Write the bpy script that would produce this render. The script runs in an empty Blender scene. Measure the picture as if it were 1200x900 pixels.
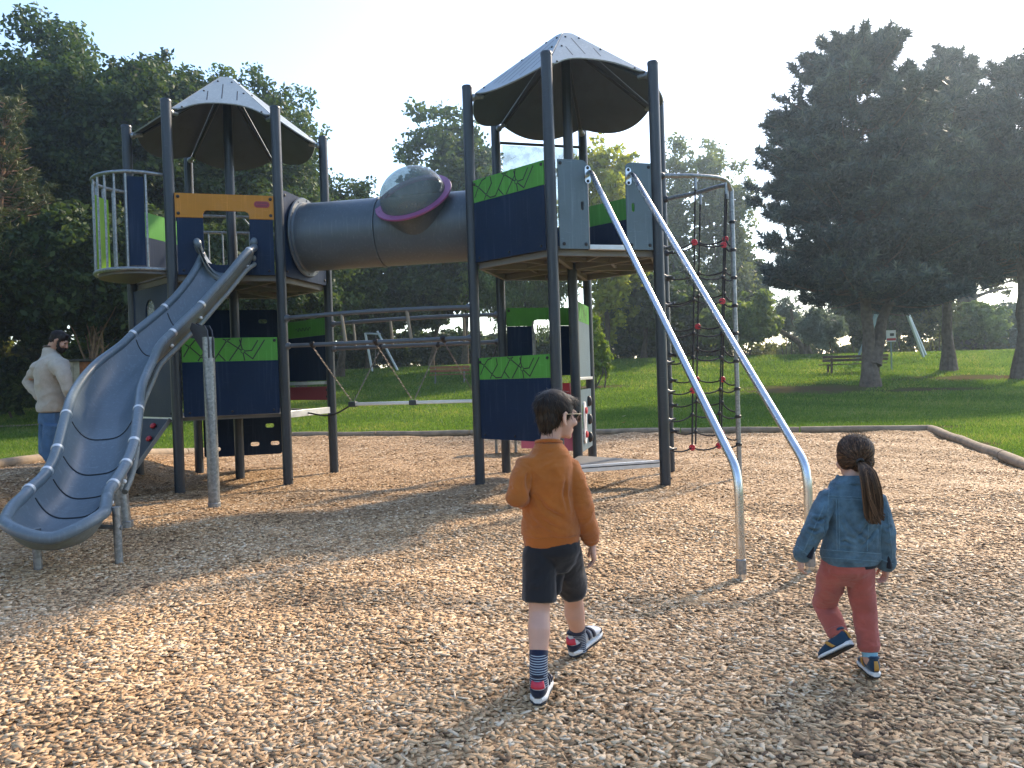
import bpy, math, random
import numpy as np
from mathutils import Vector, Matrix, noise
from mathutils.geometry import tessellate_polygon
from mathutils.bvhtree import BVHTree

random.seed(7)
rng = np.random.default_rng(11)
R = math.radians
PI = math.pi
scene = bpy.context.scene
col = scene.collection
V3 = lambda *a: Vector(a)

# ------------------------------------------------------------------ camera
S = 1.3                                   # side of the hexagonal towers (m)
F_PX, PITCH, ROLL, CAM_H = 888.85, -0.0099, 0.0325, 1.0211 * S
cp, sp = math.cos(PITCH), math.sin(PITCH)
FW = V3(0, cp, sp); UP0 = V3(0, -sp, cp); R0 = V3(1, 0, 0)
CR = R0 * math.cos(ROLL) - UP0 * math.sin(ROLL)
CU = UP0 * math.cos(ROLL) + R0 * math.sin(ROLL)
O = V3(0, 0, CAM_H)

def at(px, py, Y):
    """world point seen at photo pixel (px, py) standing at distance Y ahead"""
    d = FW + CR * ((px - 600) / F_PX) - CU * ((py - 450) / F_PX)
    return O + d * (Y / d.y)

cam = bpy.data.cameras.new("camera"); cam_o = bpy.data.objects.new("camera", cam); col.objects.link(cam_o)
cam.sensor_width = 36; cam.lens = F_PX / 1200 * 36; cam.clip_end = 2000; cam.clip_start = 0.05
m = Matrix.Identity(4)
for i in range(3):
    m[i][0] = CR[i]; m[i][1] = CU[i]; m[i][2] = -FW[i]; m[i][3] = O[i]
cam_o.matrix_world = m
scene.camera = cam_o

# ------------------------------------------------------------------ terrain
def sst(t): t = np.clip(t, 0, 1); return t * t * (3 - 2 * t)
def gz(x, y):
    x = np.asarray(x, float); y = np.asarray(y, float)
    t = np.clip((y - 20) / 26, 0, 1)
    z = 2.0 * t ** 1.8
    z = z + 0.36 * sst((-4.7 - x) / 1.0) * (1 - sst((y - 10.5) / 5.0))
    z = z + 0.10 * np.sin(x * 0.11 + 1.0) * np.clip((y - 24) / 14, 0, 1)
    return z
def gf(x, y): return float(gz(x, y))

# ------------------------------------------------------------------ materials
def mat(name, color, rough=0.5, metal=0.0, var=0.0, vscale=8.0, bump=0.0, bscale=60.0, spec=0.5, dirt=None, dscale=3.0, coat=0.0, sss=0.0, sheen=0.0, wear=0.0):
    m = bpy.data.materials.new(name); m.use_nodes = True
    nt = m.node_tree; N = nt.nodes; L = nt.links
    b = N["Principled BSDF"]
    b.inputs["Roughness"].default_value = rough; b.inputs["Metallic"].default_value = metal
    b.inputs["Specular IOR Level"].default_value = spec; b.inputs["Coat Weight"].default_value = coat
    b.inputs["Base Color"].default_value = (*color, 1)
    if sss: b.inputs["Subsurface Weight"].default_value = sss; b.inputs["Subsurface Radius"].default_value = (0.02, 0.008, 0.005); b.inputs["Subsurface Scale"].default_value = 0.4
    if sheen: b.inputs["Sheen Weight"].default_value = sheen; b.inputs["Sheen Roughness"].default_value = 0.5
    tc = N.new("ShaderNodeTexCoord")
    csock = None
    if var:
        n = N.new("ShaderNodeTexNoise"); n.inputs["Scale"].default_value = vscale; n.inputs["Detail"].default_value = 5
        L.new(tc.outputs["Object"], n.inputs["Vector"])
        r = N.new("ShaderNodeValToRGB")
        r.color_ramp.elements[0].position = 0.3; r.color_ramp.elements[1].position = 0.7
        r.color_ramp.elements[0].color = (*[c * (1 - var) for c in color], 1)
        r.color_ramp.elements[1].color = (*[min(1, c * (1 + var)) for c in color], 1)
        L.new(n.outputs["Fac"], r.inputs["Fac"]); csock = r.outputs["Color"]
        rr = N.new("ShaderNodeMapRange"); rr.inputs["To Min"].default_value = max(0.02, rough - 0.08); rr.inputs["To Max"].default_value = min(1, rough + 0.12)
        L.new(n.outputs["Fac"], rr.inputs["Value"]); L.new(rr.outputs["Result"], b.inputs["Roughness"])
    if dirt:
        n2 = N.new("ShaderNodeTexNoise"); n2.inputs["Scale"].default_value = dscale; n2.inputs["Detail"].default_value = 8; n2.inputs["Roughness"].default_value = 0.7
        L.new(tc.outputs["Object"], n2.inputs["Vector"])
        r2 = N.new("ShaderNodeValToRGB"); r2.color_ramp.elements[0].position = 0.5; r2.color_ramp.elements[1].position = 0.72
        r2.color_ramp.elements[0].color = (0, 0, 0, 1); r2.color_ramp.elements[1].color = (0.6, 0.6, 0.6, 1)
        L.new(n2.outputs["Fac"], r2.inputs["Fac"])
        mx = N.new("ShaderNodeMixRGB"); mx.inputs[2].default_value = (*dirt, 1); mx.inputs[1].default_value = (*color, 1)
        L.new(r2.outputs["Color"], mx.inputs[0])
        if csock: L.new(csock, mx.inputs[1])
        csock = mx.outputs[0]
    if dirt and wear:
        for sc3, lo, hi, amt in (((38, 38, 1.6), .55, .78, wear), ((9, 9, 140), .66, .72, wear * .9), ((150, 150, 150), .66, .8, wear * .8)):
            mp = N.new("ShaderNodeMapping"); mp.inputs["Scale"].default_value = sc3; mp.inputs["Rotation"].default_value = (.02, .03, .01); L.new(tc.outputs["Object"], mp.inputs["Vector"])
            n3 = N.new("ShaderNodeTexNoise"); n3.inputs["Scale"].default_value = 1.0; n3.inputs["Detail"].default_value = 3; L.new(mp.outputs[0], n3.inputs["Vector"])
            r3 = N.new("ShaderNodeMapRange"); r3.inputs["From Min"].default_value = lo; r3.inputs["From Max"].default_value = hi; r3.inputs["To Max"].default_value = amt; L.new(n3.outputs["Fac"], r3.inputs["Value"])
            m3 = N.new("ShaderNodeMixRGB"); m3.inputs[2].default_value = (*[min(1, c * 1.5 + .035) for c in color], 1); L.new(r3.outputs["Result"], m3.inputs[0]); L.new(csock, m3.inputs[1]); csock = m3.outputs[0]
    if csock: L.new(csock, b.inputs["Base Color"])
    if bump:
        nb = N.new("ShaderNodeTexNoise"); nb.inputs["Scale"].default_value = bscale; nb.inputs["Detail"].default_value = 4
        L.new(tc.outputs["Object"], nb.inputs["Vector"])
        bp = N.new("ShaderNodeBump"); bp.inputs["Strength"].default_value = bump; bp.inputs["Distance"].default_value = 0.01
        L.new(nb.outputs["Fac"], bp.inputs["Height"]); L.new(bp.outputs["Normal"], b.inputs["Normal"])
    return m

M = {}
M['post'] = mat('post_coat', (0.018, 0.025, 0.034), 0.36, 0.0, 0.12, 6, 0.05, 300, dirt=(0.035, 0.038, 0.042), dscale=2, wear=.55)
M['navy'] = mat('navy_laminate', (0.006, 0.019, 0.050), 0.42, 0, 0.10, 2.5, 0.06, 250, .14, dirt=(0.010, 0.024, 0.05), dscale=1.7, wear=.55)
M['green'] = mat('green_laminate', (0.085, 0.29, 0.048), 0.42, 0, 0.06, 3, 0.05, 250, .14, dirt=(0.08, 0.21, 0.05), dscale=2, wear=.55)
M['greenlit'] = mat('green_laminate_lit', (0.20, 0.40, 0.03), 0.42, 0, 0.06, 3, 0.05, 250, .14)  # green laminate again, its sunlit look put into the colour
M['orange'] = mat('orange_laminate', (0.44, 0.19, 0.030), 0.42, 0, 0.05, 3, 0.04, 250, .14, dirt=(0.4, 0.2, 0.07), dscale=3, wear=.55)
M['grey'] = mat('grey_laminate', (0.125, 0.175, 0.205), 0.42, 0, 0.05, 3, 0.05, 250, .14, dirt=(0.10, 0.135, 0.155), dscale=2.5, wear=.55)
M['rooftop'] = mat('roof_laminate', (0.24, 0.28, 0.30), 0.45, 0, 0.06, 2.5, 0.05, 200, dirt=(0.17, 0.19, 0.19), dscale=2.2, wear=.55)
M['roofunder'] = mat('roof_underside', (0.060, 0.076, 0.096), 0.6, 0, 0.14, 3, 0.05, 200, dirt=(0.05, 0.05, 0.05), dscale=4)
M['black'] = mat('black_rubber', (0.012, 0.012, 0.014), 0.5)
M['slot'] = mat('slot_line', (0.02, 0.022, 0.025), 0.7)
M['red'] = mat('red_plastic', (0.48, 0.022, 0.035), 0.4, 0, 0.08, 9)
M['darkred'] = mat('dark_red_laminate', (0.30, 0.022, 0.04), 0.45, 0, 0.08, 4)
M['pink'] = mat('pink_plastic', (0.62, 0.14, 0.23), 0.45, 0, 0.08, 5)
M['magenta'] = mat('magenta_plastic', (0.26, 0.075, 0.19), 0.38, 0, 0.08, 6)
M['orangehold'] = mat('orange_hold', (0.7, 0.22, 0.03), 0.5, 0, 0.1, 9)
M['plastic'] = mat('slide_plastic', (0.105, 0.138, 0.165), 0.33, 0, 0.06, 2.2, 0.03, 90, dirt=(0.10, 0.13, 0.155), dscale=3.5, wear=.55)
M['plasticside'] = mat('slide_shell', (0.16, 0.175, 0.17), 0.45, 0, 0.12, 3, 0.03, 90, dirt=(0.13, 0.16, 0.07), dscale=2.2, wear=.55)
M['tunnel'] = mat('tunnel_plastic', (0.066, 0.088, 0.110), 0.40, 0, 0.07, 2.0, 0.05, 160, dirt=(0.07, 0.085, 0.1), dscale=3, wear=.55)
M['alu'] = mat('aluminium', (0.62, 0.63, 0.64), 0.38, 0.6, 0.08, 12)
M['steel'] = mat('stainless', (0.62, 0.64, 0.66), 0.26, 1.0, 0.06, 14)
M['chain'] = mat('chain_steel', (0.20, 0.18, 0.16), 0.45, 0.8, 0.15, 20)
M['beam'] = mat('frame_steel', (0.17, 0.17, 0.165), 0.55, 0.1, 0.1, 6, dirt=(0.11, 0.10, 0.085))
M['deck'] = mat('deck_sheet', (0.11, 0.108, 0.105), 0.6, 0.0, 0.15, 7, dirt=(0.17, 0.14, 0.10), dscale=5)
M['rope'] = mat('rope', (0.02, 0.02, 0.022), 0.85, 0, 0.2, 60, 0.4, 200)
M['railgrey'] = mat('rail_coat', (.085, .10, .115), .4, .1, .1, 8)
M['brass'] = mat('rung_metal', (0.22, 0.19, 0.15), 0.4, 0.5, 0.1, 12)
M['woodlog'] = mat('edging_timber', (0.27, 0.205, 0.14), 0.85, 0, 0.30, 5, 0.5, 40, dirt=(0.14, 0.11, 0.08), dscale=3)
M['woodbench'] = mat('bench_wood', (0.075, 0.045, 0.03), 0.75, 0, 0.25, 9, 0.2, 40)
M['woodorange'] = mat('bench_wood_reddish', (0.26, 0.09, 0.035), 0.7, 0, 0.25, 9, 0.2, 40)
M['hutwood'] = mat('hut_wood', (0.33, 0.27, 0.20), 0.8, 0, 0.3, 6, 0.3, 30)
M['hutdark'] = mat('hut_roofing', (0.05, 0.045, 0.04), 0.8, 0, 0.2, 6)
M['swing'] = mat('swing_steel_lit', (0.55, 0.60, 0.60), 0.4, 0.4, 0.05, 5)  # green-grey swing coat again, coloured pale as if sunlit
M['swinggreen'] = mat('swing_green', (0.23, 0.31, 0.29), 0.5, 0.1, 0.05, 5)
M['white'] = mat('white_paint', (0.75, 0.75, 0.74), 0.5, 0, 0.04, 9)

def galv():
    m = mat('galvanised', (0.42, 0.44, 0.45), 0.42, 0.75)
    nt = m.node_tree; N = nt.nodes; L = nt.links; b = N["Principled BSDF"]
    tc = N.new("ShaderNodeTexCoord"); v = N.new("ShaderNodeTexVoronoi"); v.inputs["Scale"].default_value = 45
    L.new(tc.outputs["Object"], v.inputs["Vector"])
    r = N.new("ShaderNodeValToRGB"); r.color_ramp.elements[0].color = (0.19, 0.205, 0.215, 1); r.color_ramp.elements[1].color = (0.31, 0.325, 0.335, 1)
    sep = N.new("ShaderNodeSeparateColor"); L.new(v.outputs["Color"], sep.inputs[0]); L.new(sep.outputs[0], r.inputs["Fac"])
    L.new(r.outputs["Color"], b.inputs["Base Color"])
    return m
M['galv'] = galv()

def glass(name, tint, rough=0.05, alpha=0.25, var=.3, base=(.45, .47, .47)):
    m = bpy.data.materials.new(name); m.use_nodes = True
    nt = m.node_tree; N = nt.nodes; L = nt.links; N.clear()
    o = N.new("ShaderNodeOutputMaterial"); mx = N.new("ShaderNodeMixShader")
    t = N.new("ShaderNodeBsdfTransparent"); t.inputs[0].default_value = (*tint, 1)
    b = N.new("ShaderNodeBsdfPrincipled"); b.inputs["Base Color"].default_value = (*base, 1); b.inputs["Roughness"].default_value = rough
    tc = N.new("ShaderNodeTexCoord"); n = N.new("ShaderNodeTexNoise"); n.inputs["Scale"].default_value = 7; n.inputs["Detail"].default_value = 8
    L.new(tc.outputs["Object"], n.inputs["Vector"])
    r = N.new("ShaderNodeMapRange"); r.inputs["From Min"].default_value = 0.42; r.inputs["From Max"].default_value = 0.75
    r.inputs["To Min"].default_value = alpha; r.inputs["To Max"].default_value = min(0.9, alpha + var)
    L.new(n.outputs["Fac"], r.inputs["Value"]); L.new(r.outputs["Result"], mx.inputs[0])
    L.new(t.outputs[0], mx.inputs[1]); L.new(b.outputs[0], mx.inputs[2]); L.new(mx.outputs[0], o.inputs[0])
    return m
M['bubble'] = glass('bubble_acrylic', (0.66, 0.72, 0.72), 0.05, 0.46, .04, (.25, .285, .27))
M['pane'] = glass('scratched_pane', (0.85, 0.88, 0.86), 0.25, 0.22)

def attr_mat(name, stops, rough=0.7, trans=0.0, tcol=None, bump=0, spec=0.3):
    """colour by the per-point attribute 'tint' (own colour of each leaf / chip)"""
    m = bpy.data.materials.new(name); m.use_nodes = True
    nt = m.node_tree; N = nt.nodes; L = nt.links; b = N["Principled BSDF"]
    b.inputs["Roughness"].default_value = rough; b.inputs["Specular IOR Level"].default_value = spec
    a = N.new("ShaderNodeAttribute"); a.attribute_name = 'tint'
    r = N.new("ShaderNodeValToRGB"); el = r.color_ramp.elements
    while len(el) < len(stops): el.new(0.5)
    for e, (p, c) in zip(el, stops): e.position = p; e.color = (*c, 1)
    L.new(a.outputs["Fac"], r.inputs["Fac"]); L.new(r.outputs["Color"], b.inputs["Base Color"])
    if trans:
        o = N["Material Output"]; t = N.new("ShaderNodeBsdfTranslucent"); mx = N.new("ShaderNodeMixShader"); mx.inputs[0].default_value = trans
        g = N.new("ShaderNodeMixRGB"); g.blend_type = 'MULTIPLY'; g.inputs[0].default_value = 1; g.inputs[2].default_value = (*(tcol or (1.3, 1.35, 0.7)), 1)
        L.new(r.outputs["Color"], g.inputs[1]); L.new(g.outputs[0], t.inputs[0])
        L.new(b.outputs[0], mx.inputs[1]); L.new(t.outputs[0], mx.inputs[2]); L.new(mx.outputs[0], o.inputs[0])
    return m

# ------------------------------------------------------------------ mesh helpers
def frame_from(t, ref=None):
    t = t.normalized()
    ref = ref or (V3(0, 0, 1) if abs(t.z) < 0.95 else V3(1, 0, 0))
    x = t.cross(ref).normalized(); y = x.cross(t).normalized()
    return x, y

class MB:
    def __init__(s): s.v = []; s.f = []; s.mi = []; s.cur = 0
    def add(s, verts, faces, mi=None):
        o = len(s.v); s.v += [tuple(p) for p in verts]
        for f in faces: s.f.append(tuple(i + o for i in f)); s.mi.append(s.cur if mi is None else mi)
    def box(s, c, hx, hy, hz, X=None, Y=None, Z=None, mi=None):
        X = X or V3(1, 0, 0); Y = Y or V3(0, 1, 0); Z = Z or V3(0, 0, 1); c = Vector(c)
        vs = [c + X * (hx * a) + Y * (hy * b) + Z * (hz * d) for d in (-1, 1) for b in (-1, 1) for a in (-1, 1)]
        s.add(vs, [(0, 2, 3, 1), (4, 5, 7, 6), (0, 1, 5, 4), (2, 6, 7, 3), (0, 4, 6, 2), (1, 3, 7, 5)], mi)
    def bar(s, p, q, w, h, up=None, mi=None):
        p = Vector(p); q = Vector(q); d = q - p; x, y = frame_from(d, up)
        s.box((p + q) / 2, w / 2, d.length / 2, h / 2, x, d.normalized(), y, mi)
    def rings(s, rings, cap=True, mi=None):
        n = len(rings[0]); vs = [p for r in rings for p in r]; fs = []
        for i in range(len(rings) - 1):
            for k in range(n): fs.append((i * n + k, i * n + (k + 1) % n, (i + 1) * n + (k + 1) % n, (i + 1) * n + k))
        if cap: fs.append(tuple(range(n - 1, -1, -1))); fs.append(tuple((len(rings) - 1) * n + k for k in range(n)))
        s.add(vs, fs, mi)
    def tube(s, pts, rad, n=12, cap=True, mi=None, ball=False):
        pts = [Vector(p) for p in pts]
        if not hasattr(rad, '__len__'): rad = [rad] * len(pts)
        rad = list(rad)
        if ball:
            a, b = pts[0], pts[-1]; ta = (pts[0] - pts[1]).normalized(); tb = (pts[-1] - pts[-2]).normalized()
            pre = [(a + ta * rad[0] * c, rad[0] * k) for c, k in ((0.98, 0.2), (0.8, 0.6), (0.45, 0.89))]
            post = [(b + tb * rad[-1] * c, rad[-1] * k) for c, k in ((0.45, 0.89), (0.8, 0.6), (0.98, 0.2))]
            pts = [p for p, _ in pre] + pts + [p for p, _ in post]; rad = [r for _, r in pre] + rad + [r for _, r in post]
        t0 = (pts[1] - pts[0]).normalized(); x, y = frame_from(t0); R_ = []
        for i, p in enumerate(pts):
            t = (pts[min(i + 1, len(pts) - 1)] - pts[max(i - 1, 0)]).normalized()
            x = (x - t * x.dot(t)).normalized(); y = t.cross(x)
            R_.append([p + (x * math.cos(2 * PI * k / n) + y * math.sin(2 * PI * k / n)) * rad[i] for k in range(n)])
        s.rings(R_, cap, mi)
    def cyl(s, p, q, r, r2=None, n=16, mi=None): s.tube([p, q], [r, r if r2 is None else r2], n, True, mi)
    def ell(s, c, rx, ry, rz, X=None, Y=None, Z=None, n=14, k=9, mi=None):
        X = X or V3(1, 0, 0); Y = Y or V3(0, 1, 0); Z = Z or V3(0, 0, 1); c = Vector(c)
        rs = []
        for i in range(1, k):
            a = PI * i / k
            rs.append([c + Z * (-rz * math.cos(a)) + (X * (rx * math.cos(2 * PI * j / n)) + Y * (ry * math.sin(2 * PI * j / n))) * math.sin(a) for j in range(n)])
        o = len(s.v); s.rings(rs, False, mi)
        b = [c - Z * rz, c + Z * rz]; o2 = len(s.v); s.v += [tuple(b[0]), tuple(b[1])]
        mi = s.cur if mi is None else mi
        for j in range(n):
            s.f.append((o2, o + (j + 1) % n, o + j)); s.mi.append(mi)
            q = o + (k - 2) * n; s.f.append((o2 + 1, q + j, q + (j + 1) % n)); s.mi.append(mi)
    def lathe(s, base, axis, prof, n=20, mi=None):
        """prof: (radius, height) along axis"""
        axis = axis.normalized(); x, y = frame_from(axis)
        s.rings([[Vector(base) + axis * h + (x * math.cos(2 * PI * k / n) + y * math.sin(2 * PI * k / n)) * r for k in range(n)] for r, h in prof], True, mi)
    def panel(s, P, outer, holes=(), thick=0.02, off=0.0, mi=None, mi_back=None):
        """P(u,z,off)->point; flat sheet with holes, from off-thick to off"""
        loops = [outer] + list(holes)
        flat = [q for l in loops for q in l]
        tri = tessellate_polygon([[V3(a, b, 0) for a, b in l] for l in loops])
        n = len(flat); fr = [P(a, b, off) for a, b in flat]; bk = [P(a, b, off - thick) for a, b in flat]
        def orient(t):
            (ax, ay), (bx, by), (cx, cy) = (flat[i] for i in t)
            return t if (bx - ax) * (cy - ay) - (by - ay) * (cx - ax) > 0 else t[::-1]
        tri = [orient(tuple(t)) for t in tri]
        o = len(s.v); s.v += [tuple(p) for p in fr + bk]; mi = s.cur if mi is None else mi
        for t in tri:
            s.f.append(tuple(o + i for i in t)); s.mi.append(mi)
            s.f.append(tuple(o + n + i for i in t[::-1])); s.mi.append(mi if mi_back is None else mi_back)
        st = 0
        for li, l in enumerate(loops):
            k = len(l); area = sum(l[i][0] * l[(i + 1) % k][1] - l[(i + 1) % k][0] * l[i][1] for i in range(k))
            fwd = (area > 0) == (li == 0)
            for i in range(k):
                a, b = st + i, st + (i + 1) % k
                q = (o + a, o + n + a, o + n + b, o + b)
                s.f.append(q if fwd else q[::-1]); s.mi.append(mi)
            st += k
    def mesh(s, name, sharp=38):
        me = bpy.data.meshes.new(name); me.from_pydata(s.v, [], s.f)
        me.polygons.foreach_set('material_index', s.mi)
        if sharp is not None:
            me.polygons.foreach_set('use_smooth', [True] * len(s.f)); me.set_sharp_from_angle(angle=R(sharp))
        return me
    def build(s, name, mats, parent=None, sharp=38, bevel=0.0, label=None):
        return link(name, s.mesh(name, sharp), mats, parent, bevel, label)

def link(name, me, mats, parent=None, bevel=0.0, label=None):
    o = bpy.data.objects.new(name, me); col.objects.link(o)
    for x in (mats if isinstance(mats, (list, tuple)) else [mats]): me.materials.append(x)
    if parent is not None:
        o.parent = parent; o.matrix_parent_inverse = world(parent).inverted()
    if bevel:
        b = o.modifiers.new('bevel', 'BEVEL'); b.width = bevel; b.segments = 2; b.limit_method = 'ANGLE'; b.angle_limit = R(50)
    if label: o['label'] = label
    return o

def world(o):
    m = o.matrix_basis.copy()
    if o.parent is not None: m = world(o.parent) @ o.matrix_parent_inverse @ m
    return m

def thing(name, label, cat, loc=(0, 0, 0), group=None):
    o = bpy.data.objects.new(name, None); col.objects.link(o); o.location = loc; o.empty_display_size = 0.2
    o['label'] = label; o['category'] = cat
    if group: o['group'] = group
    return o
def tag(o, label, cat, group=None):
    o['label'] = label; o['category'] = cat
    if group: o['group'] = group
    return o
def structure(o): o['kind'] = 'structure'; return o

def np_mesh(name, V, F, tint=None):
    me = bpy.data.meshes.new(name)
    V = np.asarray(V, np.float32); F = np.asarray(F, np.int32); k = F.shape[1]
    me.vertices.add(len(V)); me.vertices.foreach_set('co', V.ravel())
    me.loops.add(F.size); me.loops.foreach_set('vertex_index', F.ravel())
    me.polygons.add(len(F)); me.polygons.foreach_set('loop_start', np.arange(0, F.size, k, dtype=np.int32))
    try: me.polygons.foreach_set('loop_total', np.full(len(F), k, np.int32))
    except Exception: pass
    me.update(calc_edges=True); me.validate()
    if tint is not None:
        a = me.attributes.new('tint', 'FLOAT', 'POINT'); a.data.foreach_set('value', np.asarray(tint, np.float32))
    return me

def catmull(pts, per=8):
    P = [np.array(p, float) for p in pts]; P = [2 * P[0] - P[1]] + P + [2 * P[-1] - P[-2]]; out = []
    for i in range(1, len(P) - 2):
        for k in range(per):
            t = k / per; a, b, c, d = P[i - 1], P[i], P[i + 1], P[i + 2]
            out.append(0.5 * (2 * b + (c - a) * t + (2 * a - 5 * b + 4 * c - d) * t * t + (3 * b - a - 3 * c + d) * t ** 3))
    out.append(P[-2]); return [Vector(p) for p in out]

def rounded(u0, z0, u1, z1, r, k=5, corners=(1, 1, 1, 1)):
    pts = []
    for (cx, cy, a0), on in zip(((u0 + r, z0 + r, PI), (u1 - r, z0 + r, 1.5 * PI), (u1 - r, z1 - r, 0), (u0 + r, z1 - r, 0.5 * PI)), corners):
        if on:
            for i in range(k + 1):
                a = a0 + 0.5 * PI * i / k; pts.append((cx + r * math.cos(a), cy + r * math.sin(a)))
        else:
            pts.append((cx + (r if a0 in (0, 1.5 * PI) else -r), cy + (r if a0 in (0, 0.5 * PI) else -r)))
    return pts

# ------------------------------------------------------------------ hexagonal play towers
def hexa(cx, cy, a):
    return [V3(cx + S * math.cos(a + k * PI / 3), cy + S * math.sin(a + k * PI / 3), 0) for k in range(6)]
CL = V3(-3.895, 10.747, 0); HL = hexa(CL.x, CL.y, -1.8044)     # 0 front-left 1 front-right 2 right 3 back-right 4 back-left 5 left
CT = V3(0.816, 9.725, 0); HR = hexa(CT.x, CT.y, -2.8646)       # 0 left 1 front 2 right 3 right-back 4 back-right 5 back-left

def seg(A, B):
    u = (B - A).normalized(); n = V3(u.y, -u.x, 0)
    f = lambda a, z, off=0.0: A + u * a + V3(0, 0, z) + n * off
    f.u = u; f.n = n; f.len = (B - A).length
    return f

MOTIF = [[(.02, .25), (.079, .65), (.134, .9), (.19, .96)], [(.079, .65), (.04, .74)], [(.079, .65), (.194, .23)],
         [(.194, .23), (.276, .66), (.263, .93)], [(.194, .23), (.165, .06)], [(.194, .23), (.25, .07), (.33, .08), (.465, .88)],
         [(.378, .32), (.44, .05)], [(.465, .88), (.63, .42), (.732, .09)], [(.488, .05), (.61, .72), (.62, .96)],
         [(.646, .04), (.63, .42), (.60, .9)], [(.63, .42), (.724, .45), (.79, .86)], [(.732, .09), (.862, .88)],
         [(.465, .88), (.43, .95)], [(.465, .88), (.50, .95)]]
KNOTS = [(.079, .65, .016), (.194, .23, .016), (.465, .88, .018), (.63, .42, .028)]

def motif(mb, P, u0, u1, z0, z1, off, mi):
    """thin routed lines on a panel face"""
    for line in MOTIF:
        pts = [(u0 + a * (u1 - u0), z0 + b * (z1 - z0)) for a, b in line]
        for (a, b), (c, d) in zip(pts, pts[1:]):
            l = math.hypot(c - a, d - b); tx, tz = (c - a) / l, (d - b) / l; w = 0.0072
            q = [(a - tz * w - tx * w, b + tx * w - tz * w), (a + tz * w - tx * w, b - tx * w - tz * w), (c + tz * w + tx * w, d - tx * w + tz * w), (c - tz * w + tx * w, d + tx * w + tz * w)]
            mb.add([P(x, y, off + .0015) for x, y in q], [(0, 1, 2, 3)], mi)
    for a, b, r in KNOTS:
        c = (u0 + a * (u1 - u0), z0 + b * (z1 - z0)); n = 14
        o = [P(c[0] + r * math.cos(2 * PI * k / n), c[1] + r * math.sin(2 * PI * k / n), off + .003) for k in range(n)]
        i = [P(c[0] + (r - .009) * math.cos(2 * PI * k / n), c[1] + (r - .009) * math.sin(2 * PI * k / n), off + .003) for k in range(n)]
        mb.add(o + i, [(k, (k + 1) % n, n + (k + 1) % n, n + k) for k in range(n)], mi)
        mb.add([P(c[0] + (r - .008) * math.cos(2 * PI * k / n), c[1] + (r - .008) * math.sin(2 * PI * k / n), off + .0025) for k in range(n)], [tuple(range(n))], 0)

def bolts(mb, P, spots, off, mi, r=0.019):
    for u, z in spots:
        mb.lathe(P(u, z, off), P.n, [(r, 0), (r, .004), (r * .8, .011), (r * .35, .014)], 10, mi)

def barrier(root, P, u0, u1, z0, zm, z1, off=0.02, pattern=True):
    b = MB(); b.panel(P, rounded(u0, z0, u1, zm, .012, 3), (), .019, off)
    bolts(b, P, [(u0 + .07, z0 + .05), ((u0 + u1) / 2, z0 + .05), (u1 - .07, z0 + .05)], off, 1, .015)
    b.build('navy_panel', [M['navy'], M['black']], root)
    g = MB(); g.panel(P, [(u0, zm + .003), (u1, zm + .003), (u1, z1), (u0, z1)], (), .019, off)
    if pattern: motif(g, P, u0, u1, zm, z1, off, 1)
    bolts(g, P, [(u1 - .035, z1 - .04), (u0 + .02, z1 - .05)], off, 1, .02)
    g.build('green_panel', [M['green'], M['black']], root)

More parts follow.
